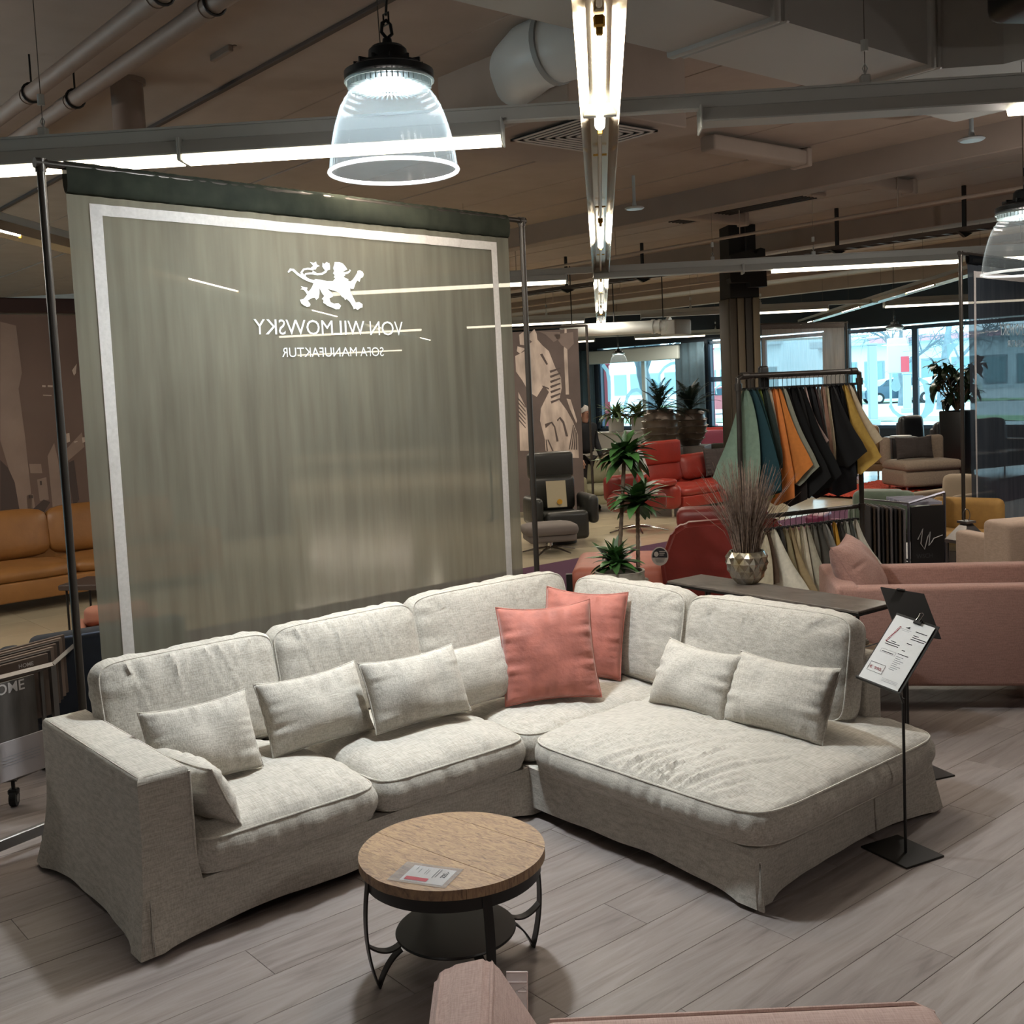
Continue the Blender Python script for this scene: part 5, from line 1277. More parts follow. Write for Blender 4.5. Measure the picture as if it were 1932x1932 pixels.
for i in range(20):
    a = i * 2.4; rd = .42 * math.sqrt((i % 10 + .3) / 10); tip = Vector((rd * math.cos(a), rd * math.sin(a), 1.42 + .035 * i)); b = B(); b.tube([(0, 0, 1.2), (tip.x * .4, tip.y * .4, 1.35 + .01 * i), tip], .010, 6); b.build('stem', bark, t); rosette(t, tip, 14, lk, rr, .8, 1.25, up=(-60, 80))

# ================================================================== FURNITURE KIT
def sofa_kit(name, lab, cat, loc, rz, w_, d_, m, sh=.42, bh=.85, ah=.6, aw=.2, ns=2, lm_=None, leg=.14, grp=None, headrest=False, r=.05, tilt=6, armless=()):
    t = thing(name, lab, cat, loc, rz, grp); lm_ = lm_ or blk
    iw = w_ - (0 if 'l' in armless else aw) - (0 if 'r' in armless else aw); x0 = -w_ / 2 + (0 if 'l' in armless else aw)
    b = B(); b.box((x0 + iw / 2, 0, (leg + sh - .14) / 2), (iw, d_ - .02, sh - .14 - leg), r=.02); b.build('base', m, t)
    b = B(); b.box((x0 + iw / 2, d_ / 2 - .1, (leg + bh - .1) / 2), (iw, .2, bh - .1 - leg), r=.04); b.build('back_frame', m, t)
    for i in range(ns):
        cw = iw / ns; cx = x0 + cw * (i + .5)
        b = B(); cushion(b, cw - .012, d_ - .26, .11, crown=.035, M=T(cx, -.11, sh - .135), N=10, cor=8, bulge=.025, wr=.004, seed=i); b.build('seat_cushion', m, t, smooth=60)
        hh = bh - sh + .02
        b = B(); cushion(b, cw - .015, hh, .13, crown=.04, M=T(cx, d_ / 2 - .13, sh - .01) @ Matrix.Rotation(R_(90 - tilt), 4, 'X') @ Matrix.Translation((0, hh / 2, 0)), N=10, cor=7, bulge=.02, wr=.005, seed=i + 3); b.build('back_cushion', m, t, smooth=60)
        if headrest:
            b = B(); b.box((cx, d_ / 2 - .08, bh + .08), (cw - .03, .12, .22), r=.05, M=None); b.build('headrest', m, t)
    for sx, k in ((-1, 'l'), (1, 'r')):
        if k in armless: continue
        b = B(); b.box((sx * (w_ / 2 - aw / 2), 0, (leg + ah) / 2), (aw, d_, ah - leg), r=min(r, aw * .45), seg=4); b.build('arm', m, t)
    for sx in (-1, 1):
        for sy in (-1, 1):
            b = B(); b.cyl((sx * (w_ / 2 - .12), sy * (d_ / 2 - .1), leg + .01), (sx * (w_ / 2 - .12), sy * (d_ / 2 - .1), 0), .02, .015, n=8); b.build('leg', lm_, t)
    return t
chrome = mat('chrome', 'c8c8c8', .15, 1)
def leather(n_, c_, r=.42): return mat(n_, c_, r, n=.10, scale=5, bump=.15, bscale=25, spec=.5)
def star_base(t, z=.3, r=.32, k=5, m=None):
    m = m or chrome; b = B(); b.cyl((0, 0, .04), (0, 0, z), .03, n=12)
    b.build('column', m, t); 
    for i in range(k):
        a = 2 * PI * i / k + .3; b = B(); b.tube([(0, 0, .07), (r * .5 * math.cos(a), r * .5 * math.sin(a), .05), (r * math.cos(a), r * math.sin(a), .012)], [.02, .016, .01], 6); b.build('foot', m, t)
# ---- right: blush armchair whose side faces us and blush sofa behind
blush2 = weave('blush_wool_far', 'a17c70', '8b6a60', bump=.15, s=1.2)
def camloc(X, Y): v = RZ @ Vector((X, Y, 0)); return v
q = camloc(2.58, 6.62)
t = thing('blush_lounge_chair', 'wide blush pink lounge chair seen from its side at the right edge', 'armchair', q, yaw(-9))
for yy, lab in ((-.36, 'near'), (.36, 'far')):
    b = B(); b.box((.02, yy, .445), (1.28, .13, .59), r=.025, seg=4); b.build('arm', blush2, t)
b = B(); b.box((-.58, 0, .45), (.14, .84, .60), r=.03, seg=4); b.build('backrest', blush2, t)
b = B(); b.box((.04, 0, .32), (1.2, .62, .3), r=.03); b.build('seat_base', blush2, t)
b = B(); cushion(b, 1.05, .58, .12, crown=.04, M=T(.1, 0, .44), N=14, seed=4); b.build('seat_cushion', blush2, t, smooth=60)
for x in (-.55, .55):
    for y in (-.33, .33):
        b = B(); b.box((x, y, .078), (.05, .05, .155), r=.006, seg=1); b.build('leg', blk, t, smooth=0)
lumbar(1650, 1105, 'large blush pink cushion leaning inside the lounge chair', yaw(64), w_=.60, h_=.46, t=.24, lean=32, seed=52, m=blush2, name='back_cushion', group=None, xyz=rel(t, (-.33, .0, .56)), roll=0, wr=.012)
q = camloc(4.55, 8.55); t = thing('blush_sofa', 'pale blush sofa back rising at the right edge in front of the dark banner', 'sofa', q, yaw(12)); pale = weave('pale_blush_wool', 'a8917f', '94806f', bump=.15, s=1.2)
b = B(); b.box((0, 0, .42), (1.7, .30, .76), r=.05, seg=4); b.build('back_frame', pale, t); b = B(); b.box((.15, .5, .28), (1.4, .8, .30), r=.04); b.build('seat_base', pale, t)
b = B(); cushion(b, 1.2, .7, .13, M=T(.15, .5, .42), N=12); b.build('seat_cushion', pale, t, smooth=60)
for sx in (-1, 1):
    b = B(); b.box((.15 + sx * .68, .45, .36), (.14, .85, .5), r=.04, seg=4); b.build('arm', pale, t)
    b = B(); b.box((sx * .75, .1, .03), (.05, .05, .12)); b.build('leg', blk, t, smooth=0)
q = rel(t, (0.1, 0, 0))
# ---- red group, middle distance
dred = leather('dark_red_leather', '6e1f17', .45); red = leather('red_leather', '8c2d23', .4)
lit_red = leather('lit_red_leather', 'a85f4c', .5)  # same red sofa where light falls on it, painted as a paler leather
q = camloc(1.80, 8.9)
t = thing('dark_red_sofa', 'dark red leather sofa seen from behind with a round tag, behind the potted dracaena', 'sofa', q, yaw(172))
b = B(); 
def prof_back(u, v): return None
b.prism([(-.56, .12), (-.60, .55), (-.50, .80), (-.40, .865), (.25, .90), (.36, .86), (.38, .3), (.36, .12)], -.1, .06, Matrix(((-1, 0, 0, 0), (0, 0, 1, .32), (0, 1, 0, 0), (0, 0, 0, 1))))
bmesh.ops.bevel(b.bm, geom=b.bm.edges[:], offset=.035, segments=3, affect='EDGES'); b.build('back_frame', dred, t)
b = B(); b.box((.08, -.1, .84), (.75, .22, .2), r=.07, seg=4); b.build('back_cushion', dred, t)
b = B(); b.box((.1, -.28, .30), (.9, .9, .34), r=.05, seg=4); b.build('seat_base', red, t)
b = B(); b.box((.95, -.4, .34), (.8, .95, .26), r=.08, seg=4); b.build('chaise_seat', lit_red, t)
b = B(); b.box((-.12, .405, .80), (.26, .012, .022), r=.004, seg=1); b.build('zip_label', mat('pale_zip', '9b8f88', .5), t)
for x in (-.25, .45, 1.25):
    for y in (-.6, .25): 
        b = B(); b.cyl((x, y, .0), (x, y, .14), .02, n=8); b.build('leg', chrome, t)
M, w_, h_ = frame_from(D(1228, 1067, 8.30), D(1262, 1067, 8.30), D(1228, 1032, 8.32))
tg = thing('round_hang_tag', 'round white hang tag on the corner of the dark red sofa', 'tag', (0, 0, 0))
b = B(); n = 28; b.prism([(w_ / 2 + .066 * math.cos(2 * PI * i / n), h_ / 2 + .072 * math.sin(2 * PI * i / n)) for i in range(n)], 0, .003, M); b.build('disc', mat('tag_white', 'b9b2ac', .7), tg, smooth=0)
b = B(); b.prism([(w_ / 2 + .058 * math.cos(a), h_ / 2 + .064 * math.sin(a)) for a in [PI * (-.05 + 1.1 * i / 14) for i in range(15)]], .003, .0045, M); b.build('black_print', ink, tg, smooth=0)
b = B()
b.prism([(w_ / 2 - .028 + .018 * math.cos(2 * PI * i / 16), h_ / 2 + .016 + .02 * math.sin(2 * PI * i / 16)) for i in range(16)], .0045, .0055, M)
b.build('white_print', mat('tag_white', 'b9b2ac', .7), tg, smooth=0)
card(M, [(w_ / 2 - .005, h_ / 2 + .035 - .014 * i, .05 - .008 * i, .005) for i in range(3)], mat('tag_white', 'b9b2ac', .7), tg, 'print_lines', dz=.006)
card(M, [(w_ / 2 - .04 + .004 * i, h_ / 2 - .02 - .009 * i, .08 - .008 * i, .002) for i in range(4)], ink, tg, 'print_lines', dz=.006)
g = G(1272, 980, 0)
rs_ = sofa_kit('red_sofa', 'bright red leather sofa with a raised headrest and price tag, in the middle distance', 'sofa', (g.x + 1.12, g.y + .52, 0), 0, 2.25, 1.0, red, sh=.44, bh=.80, ah=.5, aw=.26, ns=2, lm_=chrome, leg=.13, r=.1, tilt=14)
b = B(); b.box((-.50, .30, .91), (.92, .14, .36), r=.05, M=None); b.build('headrest', red, rs_)
b = B(); b.box((-1.12, -.34, .53), (.3, .3, .1), r=.045, seg=4); b.build('flip_armrest', red, rs_)
pt_ = D(1212, 872, 14.6); t = thing('price_tag', 'long white price tag hanging over the headrest of the red sofa', 'price tag', pt_, yaw(12))
b = B(); b.prism([(-.045, -.17), (.045, -.17), (.05, .14), (0, .18), (-.05, .14)], 0, .004, Matrix.Rotation(R_(-18), 4, 'Y') @ Matrix(((1, 0, 0, 0), (0, 0, 1, 0), (0, 1, 0, 0), (0, 0, 0, 1)))); b.build('card', paper, t, smooth=0)
b = B(); b.box((.035, -.006, -.11), (.06, .004, .05), M=None); b.build('orange_print', mat('orange_print', 'd09a2e', .6), t, smooth=0)
q = camloc(1.66, 14.55); t = thing('swivel_chair', 'small red swivel chair with chrome star base in front of the red sofa', 'armchair', (q.x, q.y, 0), yaw(40))
star_base(t, .3, .42); b = B(); b.box((0, 0, .40), (.62, .62, .26), r=.09, seg=4); b.build('seat', dred, t)
b = B(); b.box((0, .28, .58), (.6, .16, .35), r=.07, seg=4); b.build('backrest', dred, t)
q = camloc(3.1, 15.4); lumbar(0, 0, 'square dark grey cushion at the right end of the red sofa', yaw(15), w_=.5, h_=.46, t=.14, lean=14, seed=61, m=mat('charcoal_cloth', '3a3433', .9, n=.1, scale=30), name='grey_cushion', group=None, xyz=rel(rs_, (.62, .02, .47)), piping=False)
rr_ = leather('far_red', '8e2423', .5)
q = camloc(2.2, 22.8); sofa_kit('far_red_sofa', 'long red sofa far back in front of the left window', 'sofa', q, yaw(-30), 3.2, .95, rr_, bh=.86, ah=.62)
q = camloc(4.9, 24.4); sofa_kit('far_red_sofa', 'red sofa far back below the narrow window by the pillar', 'sofa', q, yaw(-35), 2.4, .95, rr_, bh=.86, ah=.62)
pk = mat('pink_fabric', 'b9657e', .8)
q = camloc(3.95, 21.4); sofa_kit('pink_armchair', 'small dark armchair with bright pink arms beside the right ribbed planter', 'armchair', q, yaw(-15), .9, .8, pk, bh=.95, ah=.85, ns=1, aw=.12)
q = camloc(3.1, 17.6); sofa_kit('grey_green_sofa', 'low grey-green sofa behind the red sofa, right of the plinths', 'sofa', camloc(4.45, 19.9), yaw(10), 1.9, .9, mat('moss_cloth', '4a4a42', .9), bh=.78, ah=.55)
q = camloc(1.55, 18.3); sofa_kit('pale_armchair', 'pale green-grey armchair left of the red sofa behind the dracaena', 'armchair', camloc(1.42, 17.2), yaw(12), 1.1, .95, mat('pale_moss_cloth', '8f8c72', .9, n=.06, scale=20), bh=.82, ah=.58, ns=1, aw=.18)
# dark recliner with leaflet
blkl = leather('charcoal_leather', '2a2a26', .4)
q = camloc(.60, 13.7)
t = thing('recliner_chair', 'dark leather recliner with a tall headrest, left of the dracaena', 'recliner', q, yaw(14))
b = B(); b.box((0, .05, .30), (.56, .62, .22), r=.06, seg=4); b.build('seat', blkl, t)
b = B(); b.box((0, -.24, .26), (.56, .14, .36), r=.06, seg=4); b.build('footrest', blkl, t)
b = B(); b.box((0, .36, .62), (.58, .2, .46), r=.07, seg=4, M=None); b.build('backrest', blkl, t)
b = B(); b.box((0, .42, .98), (.60, .17, .34), r=.05, seg=4); b.build('headrest', blkl, t)
for sx in (-1, 1):
    b = B(); b.box((sx * .36, .02, .44), (.13, .6, .36), r=.06, seg=4); b.build('arm', blkl, t)
b = B(); b.cyl((0, 0.05, .01), (0, .05, .2), .2, n=20); b.build('base', blk, t)
pz = rel(t, (-.05, -.02, .45)); t2 = thing('leaflet', 'cream leaflet propped up on the dark recliner seat', 'leaflet', pz, yaw(6))
b = B(); b.box((0, 0, .19), (.25, .01, .34), M=Matrix.Rotation(R_(-14), 4, 'X')); b.build('sheet', mat('cream_card', 'b7ab8d', .7), t2, smooth=0)
b = B(); b.cyl((0.03, -.01, .09), (.03, -.016, .09), .035, n=14); b.build('orange_print', mat('orange_print', 'd09a2e', .6), t2)
b = B(); b.box((.06, .0, .33), (.09, .008, .008), M=Matrix.Rotation(R_(-14), 4, 'X')); b.build('print_line', ink, t2)
q = camloc(.42, 13.0); t = thing('footstool', 'grey cushioned footstool on a chrome star base beside the recliner', 'footstool', q, yaw(10))
star_base(t, .22, .34); b = B(); cushion(b, .62, .5, .1, crown=.03, M=T(0, 0, .24), N=10); b.build('cushion', mat('warm_grey_cloth', '6a625d', .9), t, smooth=60); b = B(); b.box((0, 0, .2), (.58, .46, .1), r=.03); b.build('base_frame', mat('warm_grey_cloth', '6a625d', .9), t)
q = D(1028, 1075, 8.9); b = B(); b.box((0, 0, .42), (.62, .06, .12), r=.01, M=Matrix.Translation((0, 0, .15)) @ Matrix.Rotation(R_(38), 4, 'Y') @ Matrix.Translation((0, 0, -.42))); b.box((.2, .03, .22), (.05, .05, .44)); b.box((0.1, 0, .02), (.5, .3, .03)); tag(b.build('display_board', dkm, smooth=0), 'slanting black display board between banner pole and sofa back', 'display stand', loc=(q.x, q.y, 0), rz=yaw(0))
# ---- right distance
q = D(1735, 915, 17.6); 
t = thing('beige_chaise_chair', 'beige chaise chair with a puffy seat facing us beyond the red rug', 'armchair', camloc(*((RZ.inverted() @ G(1737, 925, 0)).xy)) , yaw(8))
bg_ = mat('beige_boucle', '86786a', .95, n=.1, scale=40, bump=.3)
b = B(); b.box((0, .0, .24), (1.0, .8, .28), r=.06, seg=4); b.build('seat_base', bg_, t)
b = B(); b.box((0, -.04, .44), (1.02, .84, .16), r=.075, seg=5); b.build('seat_cushion', bg_, t)
for sx in (-1, 1):
    b = B(); b.box((sx * .44, .34, .66), (.16 if sx < 0 else .3, .16, .46), r=.06, seg=4); b.build('back_wing', bg_, t)
for sx in (-.4, .4):
    for sy in (-.3, .3): b = B(); b.cyl((sx, sy, 0), (sx, sy, .12), .02, n=8); b.build('leg', chrome, t)
lumbar(0, 0, 'charcoal rectangular cushion on the beige chaise chair', yaw(8), w_=.66, h_=.38, t=.16, lean=10, seed=71, m=mat('charcoal_cloth', '3a3433', .9, n=.1, scale=30), name='grey_cushion', group=None, xyz=rel(t, (-.02, .12, .52)), piping=False)
rug = G(1700, 923, 0)
b = B(); rgr = random.Random(8); gx, gy = G(1640, 925, 0), G(1775, 921, 0)
def rugf(u, v):
    x = -.75 + 3.6 * u; y = .0 + 1.5 * v; return Vector((x, y, .03 + .02 * rgr.random()))
g0 = G(1655, 933, 0); b.grid(rugf, 90, 40); o = b.build('shag_rug', mat('orange_red_shag', 'a83418', 1, n=.35, scale=60, bump=.6), smooth=0); tag(o, 'orange-red shag rug at the far edge of the purple runner', 'rug', loc=(g0.x, 9.2, 0)); o['kind'] = 'stuff'
for (X, Y, yw, w_, d_, c_, lab, nm, cat, kw) in ((8.2, 21.8, 15, .8, .8, '14161a', 'black recliner in front of the right window, behind the beige chaise chair', 'black_recliner', 'recliner', dict(bh=1.05, ah=.62, ns=1, aw=.14)), (8.9, 20.4, 25, 2.2, .95, '1d1e20', 'black sofa with grey back cushions under the right window', 'black_sofa', 'sofa', dict(bh=.98, ah=.6)), (6.75, 20.6, -10, .75, .8, '7a6046', 'tan leather armchair with headrest beyond the mustard swatch', 'tan_armchair', 'armchair', dict(bh=.95, ah=.7, ns=1, aw=.1)), (7.4, 24.5, -20, .9, .8, '8d3f4a', 'dusty red armchair far back by the right window', 'far_red_armchair', 'armchair', dict(bh=1.0, ah=.6, ns=1, aw=.1)), (3.35, 11.5, 60, .7, .6, '6b2440', 'low magenta bench behind the fabric samples', 'magenta_bench', 'bench', dict(bh=.5, ah=.42, ns=1, aw=.08))):
    sofa_kit(nm, lab, cat, camloc(X, Y), yaw(yw), w_, d_, leather('lea' + c_, c_, .4), lm_=chrome, **kw)
q = camloc(7.55, 21.0); t = thing('side_table', 'small black side table with a white top beside the black recliner', 'side table', q, yaw(0))
b = B(); b.box((0, 0, .36), (.5, .5, .72), r=.02); b.build('body', mat('lea14161a', '14161a'), t); b = B(); b.lathe([(0, .72), (.2, .72), (.2, .74), (0, .74)], 24); b.build('top', mat('white_lacquer', 'c4c4c0', .4), t)
# green armchair, beige one and yellow one
grn = mat('sage_velvet', '4d5a48', .75, n=.15, scale=10, sheen=.4)
q = camloc(3.86, 11.1); t = thing('green_armchair', 'sage green velvet armchair on a black star base right of the clothes rack', 'armchair', q, yaw(150))
star_base(t, .34, .42, m=blk); b = B(); b.box((0, -.02, .42), (.66, .66, .2), r=.09, seg=4); b.build('seat', grn, t)
b = B(); b.box((0, .33, .70), (.72, .2, .52), r=.09, seg=4); b.build('backrest', grn, t)
for sx in (-1, 1):
    b = B(); b.box((sx * .36, 0, .55), (.16, .66, .4), r=.075, seg=4); b.build('arm', grn, t)
b = B(); b.box((0.05, .2, .9), (.5, .18, .12), r=.055, seg=4, M=None); b.build('neck_roll', grn, t); t.scale = (.84, .84, .84)
pt_ = D(1640, 988, 10.6); t = thing('price_tag', 'tall white price tag hanging at the green armchair beside the rack post', 'price tag', pt_, yaw(0))
b = B(); b.box((0, 0, 0), (.1, .004, .24)); b.build('card', paper, t, smooth=0)
b = B(); b.box((0.005, -.003, -.06), (.07, .003, .07)); b.build('black_print', ink, t, smooth=0)
q = camloc(5.0, 12.3); sofa_kit('cream_armchair', 'cream armchair edge beside the pole of the dark banner', 'armchair', q, yaw(-60), .7, .7, mat('cream_boucle', '9a8a76', .9), bh=.75, ah=.6, ns=1, aw=.12)
q = camloc(4.36, 10.6); t = thing('yellow_lounge_chair', 'mustard yellow lounge chair behind the lantern', 'armchair', q, yaw(-40)); ylw = mat('mustard_cloth', '8e6a32', .8, n=.08, scale=20)
b = B(); b.box((0, 0, .32), (.7, .66, .16), r=.07, seg=4); b.build('seat', ylw, t); b = B(); b.box((0, .3, .5), (.7, .16, .4), r=.07, seg=4); b.build('backrest', ylw, t)
b = B(); b.box((0, 0, .14), (.5, .5, .26), r=.05, taper=(1.1, 1.1)); b.build('base', mat('walnut', '4a3023', .5), t)
# sample rack with black board, lantern
q = camloc(3.95, 9.9)
t = thing('sample_rack', 'metal rack of hanging samples with a black board at its end', 'display rack', q, yaw(-4)); galv = mat('dull_steel', '6d6b72', .35, .7)
b = B()
b.tube([(-.33, -.02, .0), (-.33, -.02, .78)], .012, 4); b.tube([(.03, .09, 0), (.03, .09, .86)], .012, 4); b.tube([(-.33, -.02, .78), (.03, .09, .86)], .012, 4); b.tube([(-.62, .5, 0), (-.62, .5, .78), (-.33, -.02, .78)], .012, 4); b.build('frame', galv, t, smooth=0)
Mb = T(-.15, .03, .385, R_(16)); b = B(); b.box((0, 0, 0), (.33, .02, .72), M=Mb); bd = b.build('board', mat('matt_black_board', '0b0a0a', .5), t, smooth=0)
scr = [(-.14, .02), (-.07, .14), (-.10, -.03), (-.05, -.10), (.0, .05), (.03, .10), (.01, -.06), (.05, -.02), (.08, .02), (.2, .05)]
b = B(); b.tube([(p[0] * .75, -.013, p[1] * .8 + .04) for p in scr], .005, 5, M=Mb); b.build('white_scribble', mat('chalk_white', 'a8a6a4', .7), bd)
vs, fs = text_geo('WSCH', height=.04); b = B(); b.add([(v[0] - .12, -.0115, v[2] - .12) for v in vs], fs, Mb); b.build('lettering', mat('dim_grey', '3a393a', .7), bd, smooth=0)
for i in range(9):
    b = B(); x = -.37 - i * .028; b.box((x, .10 + i * .04, .42), (.012, .3, .62), r=.002, seg=1); b.build('sample_panel', mat(('grey_panel', 'brown_panel', 'dark_panel')[i % 3], ('5d5a5c', '3f3226', '1c1b1d')[i % 3], .7), t, smooth=0)
for i in range(9):
    b = B(); b.box((-.17 - i * .012, .07 + i * .03, .765 + .004 * i), (.34, .012, .03)); b.build('sample_edge', mat('pale_edge', '8b8a96', .5), t, smooth=0)
q = camloc(3.92, 9.35)
t = thing('lantern', 'metal candle lantern with pitched roof standing by the dark banner', 'lantern', q, yaw(22)); ln = mat('pewter', '5c5856', .3, .8)
b = B()
for sx in (-1, 1):
    for sy in (-1, 1): b.box((sx * .11, sy * .11, .26), (.022, .022, .48), r=.003, seg=1)
for z in (.02, .50): b.box((0, 0, z), (.26, .26, .03), r=.004, seg=1)
b.build('frame', ln, t, smooth=0)
b = B(); b.box((0, 0, .585), (.25, .25, .14), taper=(.25, .25)); b.build('roof', ln, t, smooth=0); b = B(); b.box((0, 0, .665), (.11, .11, .02)); b.build('cap', ln, t, smooth=0)
b = B(); b.tube([(.04 * math.cos(a), 0, .72 + .055 * math.sin(a)) for a in [2 * PI * i / 20 for i in range(20)]], .004, 6, closed=True); b.build('ring_handle', ln, t)
for i in range(4):
    b = B(); b.box((0, .112, .26), (.2, .003, .46), M=Matrix.Rotation(i * PI / 2, 4, 'Z')); b.build('pane', glass, t, smooth=0)

# ================================================================== OTHER BANNERS
P0 = D(1812, 478, 10.7); a = D(1825, 478, 10.6); c = D(1932, 492, 11.65); e = (c - a).normalized(); e.z = 0; e.normalize()
P0 = Vector((P0.x, P0.y, 0)); P1 = P0 + e * 3.3
fab2 = sheer('night_sheer_fabric', '3b4148', .90, .3, col2='30363e', scale=3, stretch=(5, 1, .4)); slv2 = sheer('black_sleeve', '141618', .97, .1, scale=9)
def banner2(P0, P1, H, lab, fm_, sm, zb, border=True, wm=None, t0=.05, t1=.955, seed=3, group=None):
    t, X0, X1, L, fold = banner(P0, P1, H, lab, fm_, t0=t0, t1=t1, seed=seed)
    b = B(); b.grid(lambda u, v: Vector((X0 + (X1 - X0) * u, -fold(X0 + (X1 - X0) * u, zb + (H - .1 - zb) * v), zb + (H - .1 - zb) * v)), 90, 16); b.build('fabric', fm_, t, smooth=80, keepn=True)
    b = B(); b.grid(lambda u, v: Vector((X0 + (X1 - X0) * u, .02 * math.sin(2 * PI * v), H - .012 + .02 - .12 * (1 - math.cos(2 * PI * v)) / 2)), 60, 10); b.build('sleeve', sm, t, smooth=80)
    if border:
        B.cur = B(); w_ = .062; s0, s1, z1 = X0 + .13, X1 - .1, H - .17
        def st(x0, x1, z0, z1):
            B.cur.grid(lambda u, v: Vector((x0 + (x1 - x0) * u, -fold(x0 + (x1 - x0) * u, z0 + (z1 - z0) * v) - .008, z0 + (z1 - z0) * v)), max(1, int((x1 - x0) / .03)), max(1, int((z1 - z0) / .12)))
        st(s0, s0 + w_, zb, z1); st(s1 - w_, s1, zb, z1); st(s0, s1, z1 - w_, z1); B.cur.build('border_print', wm, t, smooth=80, keepn=True)
    return t, X0, X1, L, fold
t, X0_, X1_, L2, fold2 = banner2(P0, P1, BH, 'dark blue-grey sheer banner on a pipe frame cut off by the right edge', fab2, slv2, .1, wm=whitep)
for body, z, h_ in (('VON WILMOWSKY', D(1925, 632, 11.6).z, .12), ('SOFA MANUFAKTUR', D(1925, 654, 11.6).z, .07)):
    vs, fs = text_geo(body, width=1.35 if h_ > .1 else .95, height=h_, mirror=True); w0 = max(v[0] for v in vs); xs = (X0_ + X1_) / 2 - w0 / 2 - .1
    b = B(); b.add([(v[0] + xs, -.035 - fold2(v[0] + xs, z), z + v[2]) for v in vs], fs); b.build('lettering', emb, t, smooth=0, keepn=True)
# pale sheer banner before the window
wsh = sheer('white_sheer_fabric', 'a9a29c', .62, .5, col2='95908b', scale=4, stretch=(6, 1, .5)); wsl = sheer('white_sheer_hem', '7d7672', .85, .3)
P0 = D(1432, 620, 20.3); P1 = D(1597, 617, 21.2)
banner2(Vector((P0.x, P0.y, 0)), Vector((P1.x, P1.y, 0)), 2.98, 'pale translucent banner hanging in front of the window right of the pillar', wsh, wsl, .3, border=False, t0=.03, t1=.97, seed=9)
# mural banners (flat prints)
def print_banner(P0, P1, H, lab, m, zb, polys, name='printed_banner', framed=True, sh=.0):
    d = P1 - P0; L = d.xy.length; rz = math.atan2(d.y, d.x)
    t = thing(name, lab, 'banner', (P0.x, P0.y, 0), rz)
    b = B(); b.box((L / 2, 0, (zb + H) / 2), (L, .006, H - zb)); b.build('print_cloth', m, t, smooth=0)
    for k, (mc, P) in enumerate(polys):
        for pp in P:
            b = B(); P_ = [Vector((p[0] * L, -.006 - .0012 * k, zb + p[1] * (H - zb))) for p in pp]
            tri = tessellate_polygon([[Vector((p.x, p.z, 0)) for p in P_]]); b.add(P_, [tuple(q) for q in tri])
            b.build('printed_shape', mc, t, smooth=0, keepn=True)
    if framed:
        for x in (-.13, L + .13):
            b = B(); b.cyl((x, 0, 0), (x, 0, H + .05), .02, n=10); b.box((x, 0, .012), (.1, .7, .024), r=.003, seg=1); b.build('pole', mat('dark_steel_tube', '3e3934'), t)
        b = B(); b.cyl((-.13, 0, H + .04), (L + .13, 0, H + .04), .018, n=10); b.build('top_bar', mat('dark_steel_tube', '3e3934'), t)
    return t
stone = mat('printed_stone', 'a5978e', .8, n=.34, scale=4, stretch=(1.6, 1, .5)); sdark = mat('printed_shadow', '4c4240', .85, n=.1, scale=4); smid = mat('printed_mid', '6f625d', .85, n=.1, scale=4)
P1 = D(1091, 640, 16.4); P0 = D(930, 640, 16.6)
def hz(x, y):  # spot of the photograph in the print's own unit square
    v = D(x, y, 16.4); a = P0.xy; L = (P1.xy - P0.xy).length; return ((v.xy - a).dot((P1.xy - a).normalized()) / L, (v.z - .1) / (2.84 - .1))
def hzl(pts): return [hz(960 + x / 6.44, 600 + y / 6.44) for x, y in pts]
horse = [[(60,460),(180,400),(250,300),(330,250),(400,330),(480,400),(520,500),(560,600),(630,720),(640,850),(610,1000),(700,1120),(780,1260),(840,1420),(850,1700),(700,1700),(500,1640),(440,1620),(430,1480),(370,1250),(380,1100),(480,900),(420,820),(330,960),(230,900),(150,760),(70,650)]]
mane = [[(240,190),(300,130),(330,190),(340,280),(290,300),(240,260)], [(110,200),(180,150),(190,330),(120,320)], [(90,340),(190,370),(120,430),(80,400)], [(700,980),(750,990),(830,1250),(820,1280),(740,1100)], [(675,130),(700,130),(730,930),(690,930),(665,400)], [(100,900),(200,1100),(240,1400),(260,1620),(120,1620)]]
lines = [[(490 + 2 * i, 640 + 62 * i), (620, 600 + 62 * i), (628, 615 + 62 * i), (500 + 2 * i, 668 + 62 * i)] for i in range(7)] + [[(430,1290),(520,1260),(560,1320),(600,1500),(575,1505),(545,1330),(510,1280),(440,1340)], [(580,1240),(620,1200),(670,1260),(720,1440),(690,1440),(650,1280),(610,1225),(590,1260)], [(370,440),(400,430),(470,560),(450,570)], [(400,820),(480,850),(485,870),(400,835)], [(460,1480),(475,1480),(540,1620),(520,1620)], [(440,1480),(450,1480),(470,1620),(450,1620)]] + [[(780 + 12 * i, 1300 + 30 * i), (790 + 12 * i, 1300 + 30 * i), (740 + 30 * i, 1600), (725 + 30 * i, 1600)] for i in range(4)] + [[(90, 960 + 50 * i), (190, 1080 + 50 * i), (190, 1095 + 50 * i), (90, 985 + 50 * i)] for i in range(6)]
blocks = [[(360,160),(620,170),(620,250),(540,290),(440,200)], [(540,200),(780,170),(790,310),(720,385),(640,330)]]
print_banner(P0, P1, 2.84, 'tall banner printed with a carved stone horse, left of the standing man', mat('printed_ground', '554a47', .85, n=.12, scale=3), .1, [(stone, [hzl(p) for p in horse]), (stone, [hzl(p) for p in mane]), (smid, [hzl(p) for p in blocks]), (sdark, [hzl(p) for p in lines])])
